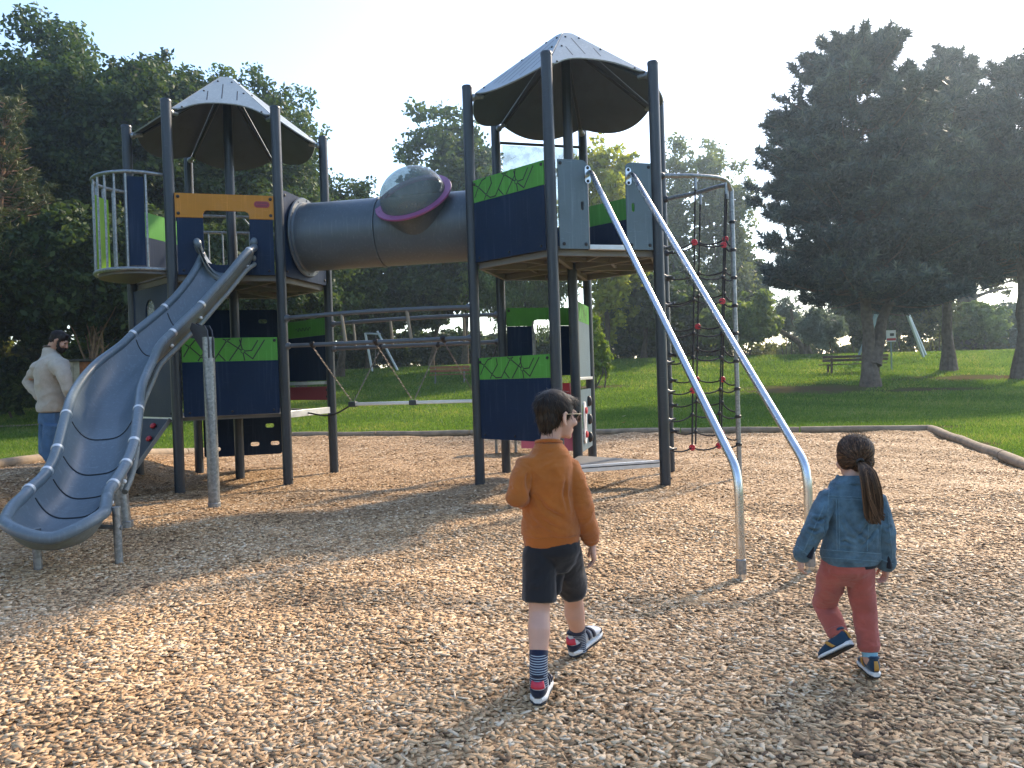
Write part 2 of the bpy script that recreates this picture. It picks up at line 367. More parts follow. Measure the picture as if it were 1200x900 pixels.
def tower(C, H, name, label, face_cut):
    root = thing(name, label, 'play tower', (C.x, C.y, 0))
    for i, p in enumerate(H + [C]):
        top = 4.915 if i < 6 else 5.58
        b = MB(); b.tube([p + V3(0, 0, -.25), p + V3(0, 0, top - .025)], .0635, 20)
        if i < 6:
            out = (p - C).normalized()
            for a in (-.5, .4): b.lathe(p + V3(out.y * a * .06, -out.x * a * .06, .10 + .03 * a) + out * .058, out, [(.011, 0), (.009, .008)], 8)
        po = b.build('post', M['post'], root)
        c = MB(); c.lathe(p + V3(0, 0, top - .03), V3(0, 0, 1), [(.067, 0), (.067, .022), (.06, .032), (.03, .038)], 20); c.build('cap', M['post'], po)
    # deck and its underside frame
    d = MB(); q = [C + (h - C) * .965 for h in H]
    d.rings([[x + V3(0, 0, z) for x in q] for z in (2.745, 2.775)]); d.build('deck', M['deck'], root, bevel=0)
    f = MB()
    for k in range(6):
        a, b_ = C + (H[k] - C) * .93, C + (H[(k + 1) % 6] - C) * .93
        f.bar(a + V3(0, 0, 2.705), b_ + V3(0, 0, 2.705), .045, .07)
        f.bar(C + (H[k] - C) * .06 + V3(0, 0, 2.70), C + (H[k] - C) * .93 + V3(0, 0, 2.70), .05, .075)
        mid = (a + b_) / 2; f.bar(C + (mid - C) * .5 + (a - b_) * .24 + V3(0, 0, 2.715), C + (mid - C) * .5 - (a - b_) * .24 + V3(0, 0, 2.715), .035, .05)
        f.bar(C + (mid - C) * .52 + V3(0, 0, 2.712), mid + V3(0, 0, 2.712), .03, .045)
    f.build('deck_frame', M['beam'], root)
    # roof: six sheets from the apex down to the posts
    rc, r0 = 1.205, .13; slope = .80 / ((rc - r0) * .866); th = math.atan(slope)
    for k in range(6):
        n = ((H[k] + H[(k + 1) % 6]) / 2 - C).normalized(); t = V3(-n.y, n.x, 0); nn = n * math.sin(th) + V3(0, 0, math.cos(th))
        def P(a, rho, off=0.0, C=C, n=n, t=t, nn=nn): return C + t * a + n * rho + V3(0, 0, 4.84 + (rc * .866 - rho) * slope) + nn * off
        P.n = nn
        bulge = -.215 if k == face_cut else .165
        g = .006
        e = [(rc * .5 - g * 2, rc * .866)]
        lip = .05 if k == face_cut else .0
        for j in range(1, 20):
            x = 1 - j / 10.0; w = (1 - abs(x) ** 2.0) if k != face_cut else max(0., 1 - (abs(x) / .86) ** 2.6)
            e.append((x * (rc * .5 - g * 2), rc * .866 + bulge * w))
        e.append((-(rc * .5 - g * 2), rc * .866))
        outer = [(-(r0 * .5 - g), r0 * .866), (r0 * .5 - g, r0 * .866)] + e
        outer = outer[::-1]
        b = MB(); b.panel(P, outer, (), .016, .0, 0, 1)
        rr = random.Random(k)
        for a, r1, r2 in ((-.02, .3, .72), (-.2, .52, .78), (.17, .5, .74)) if k == face_cut else ((-.31, .72, 1.0), (-.19, .5, 1.05), (-.07, .34, 1.1), (.06, .3, 1.12), (.19, .46, 1.08), (.32, .74, 1.02)):
            w = .006; r1 += rr.uniform(-.04, .04)
            b.add([P(a - w, r1, .0015), P(a + w, r1, .0015), P(a + w, r2, .0015), P(a - w, r2, .0015)], [(0, 3, 2, 1)], 2)
        bolts(b, P, [(-.48, 1.0), (.48, 1.0), (-.25, .55), (.25, .55), (-.09, .26), (.09, .26)], 0, 2, .014)
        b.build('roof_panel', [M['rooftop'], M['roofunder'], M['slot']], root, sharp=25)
    for k in range(6):
        o_ = (H[k] - C).normalized(); s = MB()
        s.tube([C + o_ * .07 + V3(0, 0, 5.50), C + o_ * 1.13 + V3(0, 0, 4.80)], .022, 10, mi=0)
        s.tube([C + o_ * 1.10 + V3(0, 0, 4.80), C + o_ * 1.25 + V3(0, 0, 4.78)], .028, 12, mi=1)
        s.lathe(C + o_ * 1.245 + V3(0, 0, 4.78), -o_, [(.045, 0), (.045, .03), (.032, .045)], 14, 1)
        s.build('roof_strut', [M['post'], M['galv']], root)
    c = MB(); c.lathe(C + V3(0, 0, 5.57), V3(0, 0, 1), [(.10, 0), (.10, .03), (.075, .035), (.075, .075), (.05, .09)], 20); c.build('roof_cap', M['post'], root)
    return root

# ---- left tower
TL = tower(CL, HL, 'play_tower', 'hexagonal play tower with curved balcony and orange panel over the slide entrance', 0)
P = seg(HL[0], HL[1])
b = MB()
b.panel(P, [(.075, 2.735), (1.225, 2.735), (1.225, 3.447), (.935, 3.447), (.935, 2.95), (.90, 2.89), (.80, 2.86), (.52, 2.86), (.42, 2.89), (.385, 2.95), (.385, 3.447), (.075, 3.447)], (), .019, .02)
bolts(b, P, [(.14, 2.79), (1.16, 2.79)], .02, 1, .015); b.build('navy_panel', [M['navy'], M['black']], TL)
b = MB()
b.panel(P, [(.06, 3.45), (.385, 3.45), (.385, 3.50), (.40, 3.53), (.43, 3.545), (.89, 3.545), (.92, 3.53), (.935, 3.50), (.935, 3.45), (1.24, 3.45), (1.24, 3.755), (.06, 3.755)], (), .022, .024)
bolts(b, P, [(.10, 3.71), (.10, 3.50), (1.20, 3.71), (1.20, 3.50)], .024, 1, .021)
hp = b.build('header_panel', [M['orange'], M['black']], TL, bevel=.004)
b = MB(); b.panel(P, rounded(1.0, 3.60, 1.19, 3.68, .039, 6), (), .006, .031, 0)
b.panel(P, rounded(1.012, 3.612, 1.178, 3.668, .027, 6), (), .003, .0335, 1)
for k in range(9): # raised lettering, too small to read in the photo
    u = 1.028 + k * .015; b.panel(P, [(u, 3.630), (u + .009, 3.630), (u + .009, 3.648 + .006 * (k in (0, 4, 6))), (u, 3.648)], (), .002, .0355, 0)
b.build('maker_badge', [M['darkred'], mat('badge_red', (.16, .015, .03), .4)], hp)
barrier(TL, P, .08, 1.225, .95, 1.635, 1.935)
# tunnel end panel
TA = (HL[1] + HL[2]) / 2; TB = (HR[0] + HR[5]) / 2
P = seg(HL[1], HL[2]); ring = [(.65 + .455 * math.cos(2 * PI * k / 40), 3.33 + .455 * math.sin(2 * PI * k / 40)) for k in range(40)]
b = MB(); b.panel(P, rounded(.075, 2.735, 1.225, 3.86, .05, 4), [ring], .019, .02); bolts(b, P, [(.13, 2.8), (1.17, 2.8), (.13, 3.8), (1.17, 3.8)], .02, 1); b.build('tunnel_panel', [M['navy'], M['black']], TL)
b = MB(); b.box(P(.65, .925, -.02), .575, .03, .045, P.u, P.n); b.build('deck_edge', M['alu'], TL, bevel=.004)
# lower back panel of green, navy, step and red board
P = seg(HL[2], HL[3])
barrier(TL, P, .075, 1.225, 1.36, 2.03, 2.285, pattern=False)
b = MB(); b.box(P(.65, 1.325, 0), .57, .06, .022, P.u, P.n); b.build('step', M['alu'], TL, bevel=.004)
b = MB(); b.panel(P, rounded(.075, 1.07, 1.225, 1.27, .01, 2), (), .019, .02); bolts(b, P, [(.13, 1.22), (.13, 1.12), (1.17, 1.22), (1.17, 1.12)], -.0, 1); b.build('red_board', [M['darkred'], M['black']], TL)
b = MB(); b.tube([P(.5 + .012 * k, 2.15 + .024 * math.sin(k * .8) * (1 if k < 30 else .6), -.0015) for k in range(36)], .0045, 5)
b.build('squiggle_mark', M['black'], TL)
barrier(TL, P, .075, 1.225, 2.735, 3.45, 3.745, pattern=False)
# climbing wall with hand holes
P = seg(HL[3], HL[4])
holes = [rounded(u - .065, z - .032, u + .065, z + .032, .03, 4) for u, z in ((.30, 2.32), (.72, 2.32), (1.02, 2.0), (.25, 1.85), (.55, 1.5), (.95, 1.45), (.2, 1.15), (.72, .98), (1.08, .72), (.25, .68), (.18, .40), (.48, .40), (1.05, .35))]
b = MB(); b.panel(P, rounded(.075, .23, 1.225, 2.5, .04, 4), holes, .019, .02); b.build('climbing_panel', M['navy'], TL)
b = MB()
for z in (3.95, 3.70): b.tube([P(.06, z), P(1.24, z)], .019, 10)
for u in (.25, .45, .65, .85, 1.05): b.tube([P(u, 2.77), P(u, 3.70)], .014, 8)
b.tube([P(.35, 3.70), P(.55, 3.95)], .014, 8)
b.build('railing', M['galv'], TL)
P = seg(HL[4], HL[5]); barrier(TL, P, .075, 1.225, 2.735, 3.45, 3.80, pattern=False)
P = seg(HL[5], HL[0]); port = [(.62 + .15 * math.cos(2 * PI * k / 28), 2.32 + .17 * math.sin(2 * PI * k / 28)) for k in range(28)]
b = MB(); b.panel(P, rounded(.075, .95, 1.225, 2.64, .02, 3), [port], .019, .02); bolts(b, P, [(.13, 1.0), (1.17, 1.0)], .02, 1, .015); pp = b.build('porthole_panel', [M['navy'], M['black']], TL)
b = MB(); b.panel(P, [(.62 + (a - .62) * 1.08, 2.32 + (z - 2.32) * 1.08) for a, z in port], (), .006, -.001); b.build('porthole_pane', M['pane'], pp)
d = MB(); q = [CL + (h - CL) * .95 for h in HL]; d.rings([[x + V3(0, 0, z) for x in q] for z in (.90, .945)]); d.build('lower_deck', M['deck'], TL)
d = MB(); d.box(P(.65, .925, -.01), .56, .028, .035, P.u, P.n); d.build('lower_deck_edge', M['alu'], TL, bevel=.004)
# balcony bulging out between the left and front-left posts
P = seg(HL[5], HL[0])
arc = [(.65 - .575 * math.cos(PI * k / 24), .60 * math.sin(PI * k / 24) ** .8) for k in range(25)]
b = MB()
top = [P(.065, 3.985, .0)] + [P(u, 3.985, o + .04) for u, o in arc] + [P(1.235, 3.985, .0)]
low = [P(.065, 2.80, .0)] + [P(u, 2.80, o + .04) for u, o in arc] + [P(1.235, 2.80, .0)]
for nm, z, pts_, r_ in (('floor_rail', 2.80, low, .026), ('top_rail', 3.985, top, .024)):
    b = MB(); b.tube(pts_, r_, 12)
    for e in (.065, 1.235): b.lathe(P(e, z, 0), P.u * (1 if e < .5 else -1), [(.042, 0), (.042, .05), (.03, .06)], 12)
    br = b.build(nm, M['galv'], TL)
for k in (2, 4, 6, 8, 11, 13, 15, 17, 19, 22):
    u, o = arc[k]; s = MB(); s.tube([P(u, 2.8, o + .04), P(u, 3.985, o + .04)], .0135, 10); s.build('baluster', M['galv'], br)
b = MB(); b.rings([[P(u, z, o * .97 + .02) for u, o in arc] for z in (2.745, 2.785)]); b.build('balcony_floor', M['deck'], TL)
def arcboard(k0, k1, z0, z1, name, mt, inset=.012):
    s = MB(); rs = []
    pts = [P(arc[0][0] + 0, 0, 0)] * 0
    ks = np.linspace(k0, k1, 7)
    def ap(k, off, z):
        i = int(min(k, 23.999)); f = k - i; u = arc[i][0] * (1 - f) + arc[i + 1][0] * f; o = arc[i][1] * (1 - f) + arc[i + 1][1] * f
        return P(.65 + (u - .65) * (1 + off), z, (o + .04) * (1 + off))
    s.rings([[ap(k, -inset - .03, z0), ap(k, -inset, z0), ap(k, -inset, z1), ap(k, -inset - .03, z1)] for k in ks]); s.build(name, mt, TL)
arcboard(3.2, 7.4, 2.84, 3.83, 'lit_green_board', M['greenlit'])
arcboard(19.2, 21.7, 2.84, 3.93, 'navy_board', M['navy'])

# ---- right tower
TR = tower(CT, HR, 'play_tower', 'hexagonal play tower with grey side panels, taller in the view and behind the boy', 1)
P = seg(HR[0], HR[1]); barrier(TR, P, .075, 1.225, 2.735, 3.46, 3.735); barrier(TR, P, .075, 1.225, .575, 1.30, 1.565)
P = seg(HR[1], HR[2])
for u0, u1, cs in ((.085, .437, (0, 0, 1, 0)), (.905, 1.225, (0, 0, 0, 1))):
    us = u1 - .07 if u0 < .5 else u0 + .085
    b = MB(); b.panel(P, rounded(u0, 2.735, u1, 3.735, .07, 6, cs), [rounded(us - .02, 3.17, us + .02, 3.27, .019, 5)], .019, .02)
    bolts(b, P, [(u0 + .05, 2.79), (u1 - .04, 2.79), (u0 + .03 if u0 < .5 else u1 - .03, 3.69)], .02, 1, .021)
    b.build('side_panel', [M['grey'], M['black']], TR, bevel=.003)
b = MB(); b.box(P(.671, 2.757, .0), .232, .03, .028, P.u, P.n); b.build('sill', M['alu'], TR, bevel=.004)
P = seg(HR[3], HR[4]); barrier(TR, P, .075, 1.225, 2.735, 3.44, 3.735, pattern=False)
P = seg(HR[5], HR[0]); b = MB(); b.panel(P, rounded(.075, 2.735, 1.225, 3.86, .05, 4), [ring], .019, .02); b.build('tunnel_panel', M['navy'], TR)
P = seg(HR[4], HR[5])
b = MB()
for z in (4.60, 3.42): b.tube([P(.06, z), P(1.24, z)], .02, 10)
b.build('pane_rail', M['post'], TR)
b = MB(); b.panel(P, [(.09, 3.45), (1.21, 3.45), (1.21, 4.57), (.09, 4.57)], (), .008, 0)
pane = b.build('clear_pane', M['pane'], TR)
b = MB(); rr = random.Random(5)
for cx, cz, w in ((.62, 4.17, .11), (.62, 4.3, .07), (.42, 4.2, .10), (.82, 4.2, .10)):   # pale scribbled paint on the pane
    for k in range(9):
        a = [P(cx + rr.uniform(-w, w), cz + rr.uniform(-w, w), -.012) for _ in range(3)]
        b.tube(catmull(a, 4), rr.uniform(.006, .012), 5)
b.build('scribble', M['white'], pane)
b = MB(); b.panel(P, rounded(.075, 2.735, 1.225, 3.40, .012, 2), (), .019, .02); b.build('navy_panel', M['navy'], TR)
b = MB(); b.panel(P, [(.075, 1.32), (1.225, 1.32), (1.225, 2.03), (.86, 2.03), (.86, 1.42), (.44, 1.42), (.44, 2.03), (.075, 2.03)][::-1][::-1], (), .019, .02); b.build('window_panel', M['navy'], TR)
b = MB(); b.panel(P, [(.075, 2.033), (.44, 2.033), (.44, 2.07), (.47, 2.11), (.52, 2.12), (.79, 2.12), (.84, 2.10), (.86, 2.06), (.86, 2.033), (1.225, 2.033), (1.225, 2.29), (.075, 2.29)], (), .019, .02); bolts(b, P, [(1.19, 2.25)], -.0, 1, .02); b.build('window_header', [M['green'], M['black']], TR)
P = seg(CT, HR[4])
b = MB(); b.panel(P, [(.075, 1.29), (1.225, 1.29), (1.225, 2.03), (.075, 2.03)], (), .019, .02); b.build('grey_panel', M['grey'], TR)
b = MB(); b.panel(P, [(.075, 2.033), (1.225, 2.033), (1.225, 2.29), (.075, 2.29)], (), .019, .02); motif(b, P, .075, 1.225, 2.033, 2.29, .02, 1); b.build('green_panel', [M['green'], M['black']], TR)
b = MB(); b.box(P(.65, 1.27, 0), .57, .05, .018, P.u, P.n); b.build('sill', M['alu'], TR, bevel=.003)
# game panel with rollers and discs
b = MB(); b.panel(P, rounded(.12, .30, 1.2, 1.12, .02, 3), [rounded(.33, .42, .60, .94, .12, 6)], .022, .02)
gp = b.build('game_panel', M['grey'], TR)
s = MB(); s.panel(P, rounded(.37, .40, .56, .96, .09, 6), [rounded(.42, .56, .51, .80, .04, 5)], .02, .045); s.build('track_plate', M['white'], gp)
for z in (.52, .84): s = MB(); s.lathe(P(.465, z, .046), P.n, [(.045, 0), (.045, .02), (.03, .028)], 16); s.build('sliding_disc', M['red'], gp)
for z in (.45, .70, .95):
    s = MB(); s.ell(P(.88, z, .035), .05, .045, .075, P.u, P.n, V3(0, 0, 1)); s.build('roller', M['black'], gp)
P = seg(CT, HR[5])
b = MB(); b.panel(P, rounded(.075, .34, 1.0, .72, .02, 3), (), .019, .02)
for k in range(9): b.box(P(.13 + .1 * k, .53, .024), .018, .006, .17, P.u, P.n)
b.build('ribbed_panel', M['pink'], TR)
b = MB(); b.panel(P, rounded(.1, .98, .6, 1.22, .02, 3), (), .03, .03); bolts(b, P, [(.14, 1.02), (.14, 1.18)], .03, 1); b.build('red_board', [M['red'], M['black']], TR)
b = MB(); tri = [HR[1] * .96 + CT * .04, HR[2] * .96 + CT * .04, CT * .97 + (HR[1] + HR[2]) * .015]
b.rings([[x + V3(0, 0, z) for x in tri] for z in (.262, .288)]); b.build('low_deck', M['deck'], TR)
P = seg(HR[1], HR[2]); b = MB(); b.box(P(.65, .262, .0), .575, .022, .04, P.u, P.n); b.box(P(.65, .272, .0225), .57, .004, .006, P.u, P.n, mi=1); b.build('low_deck_edge', [M['alu'], M['slot']], TR, bevel=.003)

# ------------------------------------------------------------------ crawl tunnel with bubble window
TU = thing('crawl_tunnel', 'grey tube tunnel with a clear bubble window bridging the two towers', 'crawl tunnel', ((TA + TB) / 2).to_tuple())
ax = (TB - TA).normalized(); Ltun = (TB - TA).length; side = V3(ax.y, -ax.x, 0); Z = V3(0, 0, 1)   # side points to the viewer
RT = .46
def tube_prof(segs, n=56, r_in=.435):
    b = MB(); rs = []
    for s_, r in segs: rs.append([TA + ax * s_ + Z * 3.33 + (side * math.cos(2 * PI * k / n) + Z * math.sin(2 * PI * k / n)) * r for k in range(n)])
    b.rings(rs, False); return b
b = tube_prof([(.03, .425), (.03, RT), (.08, RT), (Ltun * .44, RT), (Ltun * .44 + .004, RT + .012), (Ltun * .44 + .045, RT + .012), (Ltun * .44 + .049, RT - .006), (Ltun * .44 + .055, RT), (Ltun - .03, RT), (Ltun - .03, .425), (Ltun * .5, .425), (.03, .425)])
b.build('tube', M['tunnel'], TU, sharp=30)
for s_ in (.025, Ltun - .065):
    b = tube_prof([(s_, .44), (s_, RT + .075), (s_ + .012, RT + .08), (s_ + .028, RT + .07), (s_ + .03, RT + .02), (s_ + .05, RT + .006), (s_ + .05, .44), (s_, .44)])
    for k in range(12):
        a = 2 * PI * k / 12; d = side * math.cos(a) + Z * math.sin(a); b.lathe(TA + ax * (s_ + .028) + Z * 3.33 + d * (RT + .045), ax, [(.014, 0), (.01, .01)], 8)
    b.build('flange', M['tunnel'], TU, sharp=30)
bn = (Z * math.cos(R(44)) + side * math.sin(R(44))).normalized(); bn = (bn - ax * .13).normalized()
bc = TA + ax * (Ltun * .685) + Z * 3.33 + bn * (RT + .02); bx, by = frame_from(bn)
b = MB(); n = 48
for r0_, r1_ in ():
    pass
def ringp(r, h): return [bc + bn * h + (bx * math.cos(2 * PI * k / n) + by * math.sin(2 * PI * k / n)) * r for k in range(n)]
b.rings([ringp(.40, -.42), ringp(.455, .0), ringp(.44, .0), ringp(.38, -.42)], False); b.build('neck', M['tunnel'], TU, sharp=30)
b = MB(); b.rings([ringp(.43, .0), ringp(.515, .0), ringp(.525, .012), ringp(.52, .03), ringp(.44, .035), ringp(.43, .02), ringp(.43, .0)], False)
for k in range(10):
    a = 2 * PI * k / 10; b.lathe(bc + bn * .03 + (bx * math.cos(a) + by * math.sin(a)) * .475, bn, [(.012, 0), (.009, .008)], 8)
b.build('ring', M['magenta'], TU, sharp=30)
b = MB(); b.rings([ringp(.435 * math.cos(t), .03 + .37 * math.sin(t)) for t in np.linspace(0, PI / 2 * .985, 16)], False); b.v.append(tuple(bc + bn * .40)); top = len(b.v) - 1
b.add([], []); o_ = 15 * n
for k in range(n): b.f.append((o_ + k, o_ + (k + 1) % n, top)); b.mi.append(0)
b.build('bubble', M['bubble'], TU, sharp=None).data.polygons.foreach_set('use_smooth', [True] * len(b.f))

# ------------------------------------------------------------------ wave slide
SR = [(-3.60, 9.76, 3.23), (-3.575, 9.65, 3.15), (-3.545, 9.534, 3.0), (-3.66, 9.22, 2.63), (-3.82, 8.888, 2.278), (-3.999, 8.494, 1.944), (-4.12, 8.13, 1.635), (-4.06, 7.656, 1.355), (-3.84, 7.106, 1.12), (-3.68, 6.68, .842), (-3.614, 6.405, .675), (-3.562, 6.082, .555), (-3.525, 5.880, .475), (-3.40, 5.60, .410)]   # middle of the two rims
key = [-9.8, -9.55, -9.25, -8.9, -8.5, -7.6, -6.7, -6.4, -6.08, -5.6]
def along(y, vals): return float(np.interp(-y, key, vals))
HS = [.40, .36, .29, .26, .25, .25, .25, .25, .24, .19]
SP = [(x, y, z - along(y, HS) - .012) for x, y, z in SR]
path = catmull(SP, 7); NP = len(path)
ys = [p.y for p in path]
Wd = np.array([along(y, [.33, .31, .285, .28, .28, .28, .282, .288, .295, .300]) for y in ys])
Hh = np.array([along(y, HS) for y in ys])
Bank = np.array([along(y, [0, .0, .0, .004, .008, -.003, -.014, -.016, -.004, .0]) for y in ys])
lat = []
for i in range(NP):
    t = path[min(i + 1, NP - 1)] - path[max(i - 1, 0)]; t.z = 0; t.normalize(); lat.append(V3(-t.y, t.x, 0))   # viewer's right side of the run
def trough(i, r, dz=0.0, wx=0.0):
    p = path[i]; w = Wd[i] + wx
    return p + lat[i] * (w * r) + V3(0, 0, Hh[i] * abs(r) ** 3.2 + dz - Bank[i] * r * 1.0)
SL = thing('playground_slide', 'curved grey blue plastic slide running down from the left tower', 'slide', (-3.6, 7.4, 0))
NR = 25; rr_ = np.linspace(-1, 1, NR)
endc = path[-1]; et = V3(lat[-1].y, -lat[-1].x, 0)
def endp(rad, th, dz=0.0, wx=0.0):
    """scoop at the foot: th -90..90 about the last station, rad 0..1"""
    h = .19 * abs(math.sin(th)) ** 1.6 + .075 * math.cos(th) ** 2
    return endc + (lat[-1] * math.sin(th) + et * math.cos(th) * .95) * ((Wd[-1] + wx) * rad) + V3(0, 0, h * rad ** 3.2 + dz)
def shell(dz, wx, name, mt):
    b = MB()
    v = [trough(i, r, dz, wx) for i in range(NP) for r in rr_]
    fs = [(i * NR + k, i * NR + k + 1, (i + 1) * NR + k + 1, (i + 1) * NR + k) for i in range(NP - 1) for k in range(NR - 1)]
    b.add(v, fs)
    ths = np.linspace(-PI / 2, PI / 2, 25); rads = np.linspace(0, 1, 13)
    v = [endp(a, t, dz, wx) for t in ths for a in rads]
    b.add(v, [(i * 13 + k, i * 13 + k + 1, (i + 1) * 13 + k + 1, (i + 1) * 13 + k) for i in range(24) for k in range(12)])
    o = b.build(name, mt, SL, sharp=None); o.data.polygons.foreach_set('use_smooth', [True] * len(o.data.polygons)); return o
shell(0, 0, 'trough', M['plastic']); shell(-.035, .02, 'outer_shell', M['plasticside'])
rl = [trough(i, -1, .012, .02) for i in range(NP)]; rrp = [trough(i, 1, .012, .02) for i in range(NP)]
rim = rl + [endp(1, t, .012, .02) for t in np.linspace(-PI / 2, PI / 2, 23)[1:-1]] + rrp[::-1]
rad = [.040 if i < 6 or i > len(rim) - 7 else .045 for i in range(len(rim))]
b = MB(); b.tube(rim, rad, 16, ball=True); b.build('rim', M['plastic'], SL, sharp=None).data.polygons.foreach_set('use_smooth', [True] * len(b.f))
b = MB()   # seam line round the rim
b.tube([p + V3(0, 0, .0) for p in [q + V3(0, 0, -.012) for q in rim]], [r + .0016 for r in rad], 16); 
b.v = []; b.f = []; b.mi = []
low_r = [trough(i, 1, -.20, .045) for i in range(4, NP - 20)]
b.tube([p - lat[i + 4] * .03 for i, p in enumerate(low_r)], .026, 10); b.build('side_flange', M['plasticside'], SL, sharp=60)
for yb in (9.53, 8.89, 8.49, 7.106, 6.68, 6.405, 6.082):
    i = min(range(NP), key=lambda k: abs(ys[k] - yb)); b = MB()
    g = [trough(i, r, .003) for r in rr_[1:-1]]
    b.tube(g, .0065, 6, mi=1)
    t = (path[i + 1] - path[i - 1]).normalized()
    for r in (-1, 1):
        c = trough(i, r, .012, .02); b.lathe(c - t * .017, t, [(.046, 0), (.0495, .004), (.0495, .03), (.046, .034)], 20, 0)
        if r > 0: b.ell(trough(i, .84, -.03, .055), .02, .02, .02, mi=2)
    b.build('joint', [M['alu'], M['slot'], M['white']], SL)
# slide supports
for (gx, gy, tx, ty, tz, r_) in ((-3.27, 8.22, -3.275, 8.225, 1.86, .062), (-3.75, 7.27, -3.80, 7.25, .80, .062)):
    b = MB(); b.tube([V3(gx, gy, -.2), V3(tx, ty, tz)], r_, 18)
    b.lathe(V3(gx, gy, .0), Z, [(r_ + .006, 0), (r_ + .006, .06), (r_, .065)], 18)
    b.build('support_post', M['galv'], SL)
gd = V3(-.60, .62, 0).normalized(); gn = V3(gd.y, -gd.x, 0); g0 = V3(-3.275, 8.225, 0)
def G(u, z, off=0.0): return g0 + gd * u + Z * z + gn * off
G.n = gn; G.u = gd
b = MB()
for o_ in (.03, -.02): b.panel(G, [(-.075, 1.64), (-.03, 1.62), (.07, 1.70), (.30, 1.86), (.42, 1.98), (.36, 2.04), (.20, 2.0), (.02, 1.99), (-.05, 1.93), (-.08, 1.80)], (), .010, o_)
b.tube([G(.0, 1.80), G(.40, 2.0)], .028, 10); b.build('bracket', mat('bracket_steel', (.05, .05, .055), .5, .3, .1, 9), SL)
for gx, gy, ty in ((-3.57, 5.64, 0), (-3.04, 5.78, 1)):
    b = MB(); b.tube([V3(gx, gy, -.2), V3(gx - .01, gy, .30 + .12 * ty)], .030, 14); b.lathe(V3(gx - .01, gy, .30 + .12 * ty), Z, [(.034, -.01), (.034, .012)], 14)
    if ty: b.tube([V3(gx + .03, gy, .27), V3(gx - .2, gy, .29)], .018, 10)
    b.build('foot_post', M['galv'], SL)

# ------------------------------------------------------------------ chain bridge between the towers
BR = thing('chain_bridge', 'low balance beam hung on chains under grey overhead rails, between the towers', 'chain bridge', ((HL[1] + HR[0]) / 2).to_tuple())
def rail(A, B, z0, z1, sag, r=.026):
    u = (B - A).normalized(); A = A + u * .05; B = B - u * .05
    return [A.lerp(B, t) + Z * (z0 * (1 - t) + z1 * t + sag * 4 * t * (1 - t)) for t in np.linspace(0, 1, 13)]
rA = rail(HL[1], HR[0], 2.18, 2.20, .02); rB = rail(HL[2], HR[5], 2.18, 2.20, .02)
rC = rail(HL[1], HR[0], 1.82, 1.82, .0); rD = rail(HL[2], HR[5], 1.82, 1.82, .0)
for q in (rA, rB, rC, rD):
    b = MB(); b.tube(q, .027, 12)
    for e, f_ in ((0, 1), (-1, -2)): b.lathe(q[e], (q[f_] - q[e]).normalized(), [(.045, -.03), (.045, .03), (.032, .05)], 14)
    b.build('rail', M['railgrey'], BR)
lerp = lambda q, t: q[int(min(t, .9999) * 12)].lerp(q[int(min(t, .9999) * 12) + 1], t * 12 - int(min(t, .9999) * 12))
for q1, q2, t1, t2 in ((rA, rC, .31, .33), (rA, rC, .665, .685), (rB, rD, .36, .37), (rB, rD, .80, .80), (rB, rD, .13, .14)):
    b = MB(); b.tube([lerp(q1, t1), lerp(q2, t2)], .021, 10); b.build('rung', M['brass'], BR)
def chain_mesh(p, q, link_l=.042):
    b = MB(); d = q - p; n = int(d.length / (link_l * .78)); u = d.normalized(); x, y = frame_from(u)
    for i in range(n):
        c = p.lerp(q, (i + .5) / n); w = x if i % 2 else y
        pts = [c + u * (math.cos(a) * link_l / 2) + w * (math.sin(a) * .0085) for a in np.linspace(0, 2 * PI, 9)]
        b.tube(pts, .0034, 5, False)
    return b
mid = [((lerp(rC, t) + lerp(rD, t)) / 2) for t in (.235, .585, .945)]
nodes = [V3(p.x, p.y, 1.02) for p in mid]
for nd, t in zip(nodes, (.235, .585, .945)):
    for q, dt in ((rC, -.09), (rD, .06)):
        top = lerp(q, max(.01, min(.99, t + dt)))
        chain_mesh(top - Z * .03, nd + (top - nd).normalized() * .05 + Z * .01).build('chain', M['chain'], BR)
        b = MB(); b.lathe(top - Z * .0, (nd - top).normalized(), [(.034, -.035), (.034, .03), (.016, .05)], 12); b.build('hanger', M['black'], BR)
for p, q in ((nodes[0], nodes[1]), (nodes[1], nodes[2])):
    b = MB(); u = (q - p).normalized(); b.bar(p + u * .03, q - u * .03, .09, .042, Z); b.build('beam', M['alu'], BR, bevel=.006)
for p in nodes:
    b = MB(); b.box(p, .05, .055, .035, ax, side); b.build('beam_clamp', M['post'], BR, bevel=.006)
b = MB(); e0 = CL + ((HL[1] + HL[2]) / 2 - CL) * .96 + Z * .93
b.tube(catmull([e0 + side * .1, (e0 + nodes[0]) / 2 + Z * -.1, nodes[0]], 8), .012, 6); b.build('rope', M['rope'], BR)

